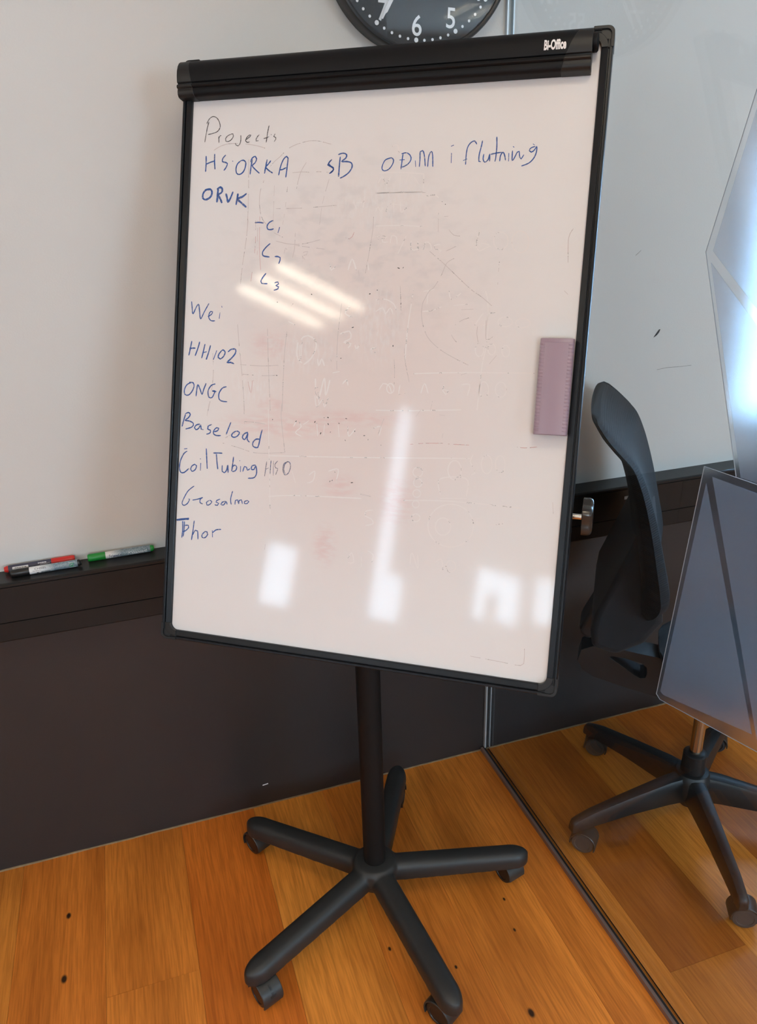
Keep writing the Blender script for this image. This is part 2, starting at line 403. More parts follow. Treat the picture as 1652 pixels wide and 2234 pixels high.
def lathe(bm, prof, axis='Z', org=(0, 0, 0), n=48, a0=0.0, mi=0):
    """prof: (radius, height)"""
    rings = []
    for r, h in prof:
        ring = []
        for i in range(n):
            a = a0 + 2*PI*i/n
            x, y = r*math.cos(a), r*math.sin(a)
            p = {'Z': (x, y, h), 'Y': (x, h, y), 'X': (h, x, y)}[axis]
            ring.append((org[0]+p[0], org[1]+p[1], org[2]+p[2]))
        rings.append(ring)
    return loft(bm, rings, True, True, mi)

def catmull(pts, step):
    P = [Vector(p) for p in pts]
    if len(P) == 2: return P
    out = []
    for i in range(len(P)-1):
        p0 = P[max(i-1, 0)]; p1 = P[i]; p2 = P[i+1]; p3 = P[min(i+2, len(P)-1)]
        k = max(1, int((p2-p1).length/step))
        for j in range(k):
            t = j/k
            out.append(0.5*((2*p1) + (p2-p0)*t + (2*p0-5*p1+4*p2-p3)*t*t + (3*p1-p0-3*p2+p3)*t*t*t))
    out.append(P[-1])
    return out

def ribbon(bm, pts, w, n0, step=0.002, taper=True):
    """a flat ink stroke in the local xy plane at height n0, with rounded ends"""
    P = catmull(pts, step)
    rng = random.Random(int(abs(P[0].x*9e5)+abs(P[0].y*7e5)))
    L = []; R = []
    for i, p in enumerate(P):
        d = (P[min(i+1, len(P)-1)]-P[max(i-1, 0)])
        if d.length < 1e-9: d = Vector((1, 0))
        d.normalize(); nn = Vector((-d.y, d.x))
        h = w/2*(0.85+0.3*rng.random())
        if taper and (i == 0 or i == len(P)-1): h *= 0.6
        L.append(bm.verts.new((p.x+nn.x*h, p.y+nn.y*h, n0))); R.append(bm.verts.new((p.x-nn.x*h, p.y-nn.y*h, n0)))
    for i in range(len(P)-1):
        bm.faces.new((R[i], R[i+1], L[i+1], L[i]))

def text_geo(s, size, condense=1.0, offset=0.0, align='CENTER'):
    cu = bpy.data.curves.new('t', 'FONT'); cu.body = s; cu.size = size; cu.offset = offset; cu.align_x = align; cu.align_y = 'CENTER'; cu.resolution_u = 4
    o = bpy.data.objects.new('t', cu); COL.objects.link(o)
    dg = bpy.context.evaluated_depsgraph_get()
    me = bpy.data.meshes.new_from_object(o.evaluated_get(dg))
    V = [(v.co.x*condense, v.co.y) for v in me.vertices]; F = [list(p.vertices) for p in me.polygons]
    bpy.data.objects.remove(o); bpy.data.curves.remove(cu); bpy.data.meshes.remove(me)
    return V, F

def text_bm(bm, s, size, fn, condense=1.0, offset=0.0, align='CENTER', mi=0):
    V, F = text_geo(s, size, condense, offset, align)
    vs = [bm.verts.new(fn(x, y)) for x, y in V]
    for f in F:
        try: bm.faces.new([vs[i] for i in f]).material_index = mi
        except ValueError: pass

def plate(bm, cells, fn, t0, t1):
    """rectangles (a0,a1,b0,b1) as slabs between t0 and t1"""
    for a0, a1, b0, b1 in cells:
        prism(bm, [(a0, b0), (a1, b0), (a1, b1), (a0, b1)], fn, t0, t1)

def holed(A0, A1, B0, B1, holes):
    """cells of a rectangle left over around rectangular holes"""
    As = sorted({A0, A1, *[h[0] for h in holes], *[h[1] for h in holes]}); Bs = sorted({B0, B1, *[h[2] for h in holes], *[h[3] for h in holes]})
    out = []
    for a0, a1 in zip(As, As[1:]):
        run = None
        for b0, b1 in zip(Bs, Bs[1:]):
            ca, cb = (a0+a1)/2, (b0+b1)/2
            solid = not any(h[0] < ca < h[1] and h[2] < cb < h[3] for h in holes)
            if solid and run is not None: run[3] = b1
            elif solid: run = [a0, a1, b0, b1]; out.append(run)
            else: run = None
    return out

# ------------------------------------------------------------------ the room
XL, XR, YF, HC = -3.6, 3.2, -5.6, 2.7
# floor: boards along y
bm = bmesh.new()
lay = bm.loops.layers.float_color.new('plank')
PW = 0.1865
seams = [-0.1085 - PW*k for k in range(20, 0, -1)]
seams = [s for s in seams if s > XL-0.05] + [-0.1085, 0.058, 0.247, 0.436] + [0.436+PW*k for k in range(1, 16)]
seams = [XL-0.1] + [s for s in seams if XL < s < XR] + [XR+0.1]
tone = {-0.295: (.62, .31, .25), -0.4815: (.50, .72, .35), -0.668: (.82, .15, .10), -0.8545: (.42, .55, .80), -1.041: (.60, .36, .35), -1.2275: (.48, .81, .45), -0.1085: (.55, .22, .30), 0.058: (.10, .93, .12), 0.247: (.66, .44, .10), 0.436: (.22, .27, .25)}
ends = {-1.041: [-0.425], 0.058: [-0.757]}
rnd = random.Random(11)
for x0, x1 in zip(seams, seams[1:]):
    key = min(tone, key=lambda k: abs(k-x0)); t = tone[key] if abs(key-x0) < 0.02 else None
    e = ends[min(ends, key=lambda k: abs(k-x0))] if min(abs(k-x0) for k in ends) < 0.02 else None
    if e is None:
        e = [-1.1 - rnd.random()*0.8]
    ys = [0.0] + list(e)
    while ys[-1] > YF: ys.append(ys[-1]-1.6-0.5*rnd.random())
    ys[-1] = YF
    for i, (ya, yb) in enumerate(zip(ys, ys[1:])):
        c = t if (t and i == 0) else (0.35+0.4*rnd.random(), rnd.random(), 0.6*rnd.random())
        if x0 > 0.03 and not (t and i == 0): c = (0.30+0.3*rnd.random(), c[1], 0.1)
        g = 0.00025
        vs = [bm.verts.new(p) for p in ((x0+g, yb+g, 0), (x1-g, yb+g, 0), (x1-g, ya-g, 0), (x0+g, ya-g, 0))]
        vl = [bm.verts.new((v.co.x+dx, v.co.y+dy, -0.004)) for v, (dx, dy) in zip(vs, ((0, 0), (0, 0), (0, 0), (0, 0)))]
        fs = [bm.faces.new(vs)] + [bm.faces.new((vs[j], vl[j], vl[(j+1) % 4], vs[(j+1) % 4])) for j in range(4)]
        for f in fs:
            for lp in f.loops: lp[lay] = (*c, 1)
box(bm, XL-0.1, XR+0.1, YF-0.1, 0.2, -0.08, -0.004, 1)
struct(obj('floor', bm, [M['floor'], M['gasket']]))

yz = lambda x: (lambda p, t: (t, p[0], p[1]))
fnB = lambda p, t: (p[0], t, p[1])           # wall across x
fnL = lambda p, t: (t, p[0], p[1])           # wall across y
bm = bmesh.new()
plate(bm, holed(XL-0.2, XR+0.2, 0.0, HC, [(WX0, WX1, WZ0, WZ1)]), fnB, 0.0, 0.2)
struct(obj('wall_back', bm, M['wall']))
LW = [(-2.36, -2.14, 1.08, 1.455), (-3.125, -2.98, 1.455, 2.66), (-3.26, -2.985, 1.13, 1.455), (-4.11, -3.97, 1.28, 1.68), (-4.49, -4.22, 1.30, 1.68), (-4.22, -4.11, 1.50, 1.68), (-4.93, -4.66, 1.37, 1.74)]
bm = bmesh.new()
plate(bm, holed(YF, 0.0, 0.0, HC, LW), fnL, XL-0.03, XL)
struct(obj('wall_left', bm, M['wall']))
bm = bmesh.new(); box(bm, XR, XR+0.2, YF, 0, 0, HC); struct(obj('wall_right', bm, M['wall']))
bm = bmesh.new(); plate(bm, holed(XL-0.2, XR+0.2, 0.0, HC, [(1.0, 3.1, 0.84, 2.35), (-2.2, -1.0, 1.2, 2.05)]), fnB, YF-0.2, YF); struct(obj('wall_front', bm, M['wall']))  # both openings are added to let in fill light
bm = bmesh.new(); box(bm, 1.001, 3.099, YF-0.12, YF-0.112, 0.841, 2.349); struct(obj('window_9', bm, M['window_glass']))  # unseen window, added for cool fill beyond the partition
bm = bmesh.new(); box(bm, -2.199, -1.001, YF-0.12, YF-0.112, 1.201, 2.049); struct(obj('window_10', bm, M['window_glass']))  # unseen window, added for cool frontal fill on wall and board
bm = bmesh.new(); box(bm, XL-0.2, XR+0.2, YF-0.2, 0.2, HC, HC+0.12); struct(obj('ceiling', bm, M['ceiling']))
# window in the back wall beyond the partition
wf = empty('window_1', (0, 0, 0)); struct(wf)
bm = bmesh.new()
for a0, a1, b0, b1 in holed(WX0, WX1, WZ0, WZ1, [(WX0+.035, 1.70, WZ0+.035, WZ1-.035), (1.75, WX1-.035, WZ0+.035, WZ1-.035)]):
    box(bm, a0, a1, 0.09, 0.14, b0, b1)
struct(obj('window_frame', bm, M['housing'], wf, bevel=0.004))
bm = bmesh.new(); box(bm, WX0+.03, WX1-.03, 0.11, 0.118, WZ0+.03, WZ1-.03); struct(obj('window_pane', bm, M['dimming_glass'], wf))
bm = bmesh.new(); box(bm, WX0+0.004, WX1, -0.012, 0.09, WZ0-0.018, WZ0); struct(obj('window_sill', bm, M['housing'], wf, bevel=0.003))
for i, (y0, y1, z0, z1) in enumerate(LW):
    bm = bmesh.new(); box(bm, XL-0.022, XL-0.015, y0+0.001, y1-0.001, z0+0.001, z1-0.001)
    struct(obj('window_%d' % (i+2), bm, M['window_glass']))

# sealant strip along the foot of the back wall
bm = bmesh.new()
rr = random.Random(3)
N = 150; ring = []
for i in range(N+1):
    x = XL + (XR-XL)*i/N
    h = 0.0018+0.0016*rr.random(); d = 0.0022+0.002*rr.random()
    ring.append([(x, 0.0, 0.0), (x, -d, 0.0), (x, -d*0.7, h*0.8), (x, 0.0, h)])
loft(bm, ring)
struct(obj('baseboard_back', bm, M['sealant']))

# cable trunking along the back wall, glossy lid
TZ0, TZ1, TD = 0.646, 0.779, 0.064
bm = bmesh.new()
prof = [(0, TZ0), (-TD+.004, TZ0), (-TD+.002, TZ0+.003), (-TD+.002, TZ0+0.043), (-TD+.006, TZ0+0.0435), (-TD+.006, TZ0+0.0455), (-TD, TZ0+0.046), (-TD, TZ1-0.010), (-TD+0.003, TZ1-0.0095), (-TD+0.003, TZ1-0.008), (-TD-.001, TZ1-0.0075), (-TD-.001, TZ1-0.003), (-TD+0.002, TZ1-0.0005), (-TD+0.004, TZ1), (0, TZ1)]
prism(bm, prof, lambda p, t: (t, p[0], p[1]), XL, 0.5226)
prism(bm, prof, lambda p, t: (t, p[0], p[1]), 0.523, XR)
for f in bm.faces:
    if abs(f.normal.z) > 0.9 and f.calc_center_median().z > TZ1-0.002: f.material_index = 1
o = obj('trim_1', bm, [M['trunk'], M['trunk_top']]); struct(o)
bm = bmesh.new(); box(bm, 0.345, 0.378, -TD-0.0022, -TD-0.0008, 0.744, 0.752)
struct(obj('trim_2', bm, M['label_grey']))

# glass partition with notch for the trunking, floor rail and wall profile
bm = bmesh.new()
GX0, GX1 = 0.002, 0.012
poly = [(-0.003, 0.004), (-0.003, TZ0-0.003), (-TD-0.004, TZ0-0.003), (-TD-0.004, TZ1+0.003), (-0.003, TZ1+0.003), (-0.003, HC-0.002), (YF+0.002, HC-0.002), (YF+0.002, 0.004)]
prism(bm, poly, fnL, GX0, GX1)
struct(obj('wall_glass_partition', bm, M['glass']))
bm = bmesh.new()
prism(bm, [(-0.0115, 0.0), (-0.0045, 0.0), (-0.0045, 0.012), (-0.0115, 0.012)], lambda p, t: (p[0], t, p[1]), YF, -0.004)
box(bm, -0.0043, 0.0018, YF, -0.004, 0, 0.0095, 1)
box(bm, 0.0122, 0.0130, YF, -0.004, 0, 0.0040, 1)
struct(obj('trim_3', bm, [M['bronze'], M['gasket'], M['silver']], bevel=0.0008))
bm = bmesh.new()
for z0, z1 in ((0.012, TZ0-0.004), (TZ1+0.004, HC)):
    box(bm, -0.0015, 0.0018, -0.010, -0.0005, z0, z1)
    box(bm, 0.0122, 0.0150, -0.010, -0.0005, z0, z1)
struct(obj('trim_4', bm, M['silver']))

# ------------------------------------------------------------------ ceiling fixtures
def ceiling_lamp(x, y, label):
    r = empty('ceiling_light', (x, y, HC), 0, label, 'light'); r['group'] = 'recessed ceiling lights'
    bm = bmesh.new()
    for a0, a1, b0, b1 in holed(-0.31, 0.31, -0.31, 0.31, [(-0.285, 0.285, -0.285, 0.285)]): box(bm, a0, a1, b0, b1, -0.03, 0)
    box(bm, -0.285, 0.285, -0.285, 0.285, -0.004, 0)
    obj('housing', bm, M['housing'], r)
    for k in (-0.19, 0.0, 0.19):
        bm = bmesh.new(); lathe(bm, [(0.010, -0.27), (0.028, -0.266), (0.028, 0.266), (0.010, 0.27)], 'Y', (k, 0, 0), 12)
        for v in bm.verts: v.co.z = -0.020 + v.co.z*0.5
        obj('tube', bm, M['tube'], r, smooth=50)
ceiling_lamp(-2.95, -1.67, 'recessed ceiling light with three warm tubes mirrored as streaks on the whiteboard')
ceiling_lamp(-0.50, -1.55, 'recessed ceiling light with three warm tubes nearest the flip chart')
ceiling_lamp(-0.75, -3.6, 'added ceiling fill light with three warm tubes beside the glass partition')  # unseen lamp, added further back for more even light
ceiling_lamp(1.75, -2.3, 'added ceiling fill light with three warm tubes beyond the glass partition')  # unseen lamp, added to brighten floor and wall behind the glass
ceiling_lamp(-2.05, -4.5, 'added ceiling fill light with three warm tubes in the middle of the front half')  # unseen lamp, added toward the front to fill the lower levels
ceiling_lamp(-0.75, -5.1, 'added ceiling fill light with three warm tubes nearest the front wall')  # unseen lamp, added for front and floor fill

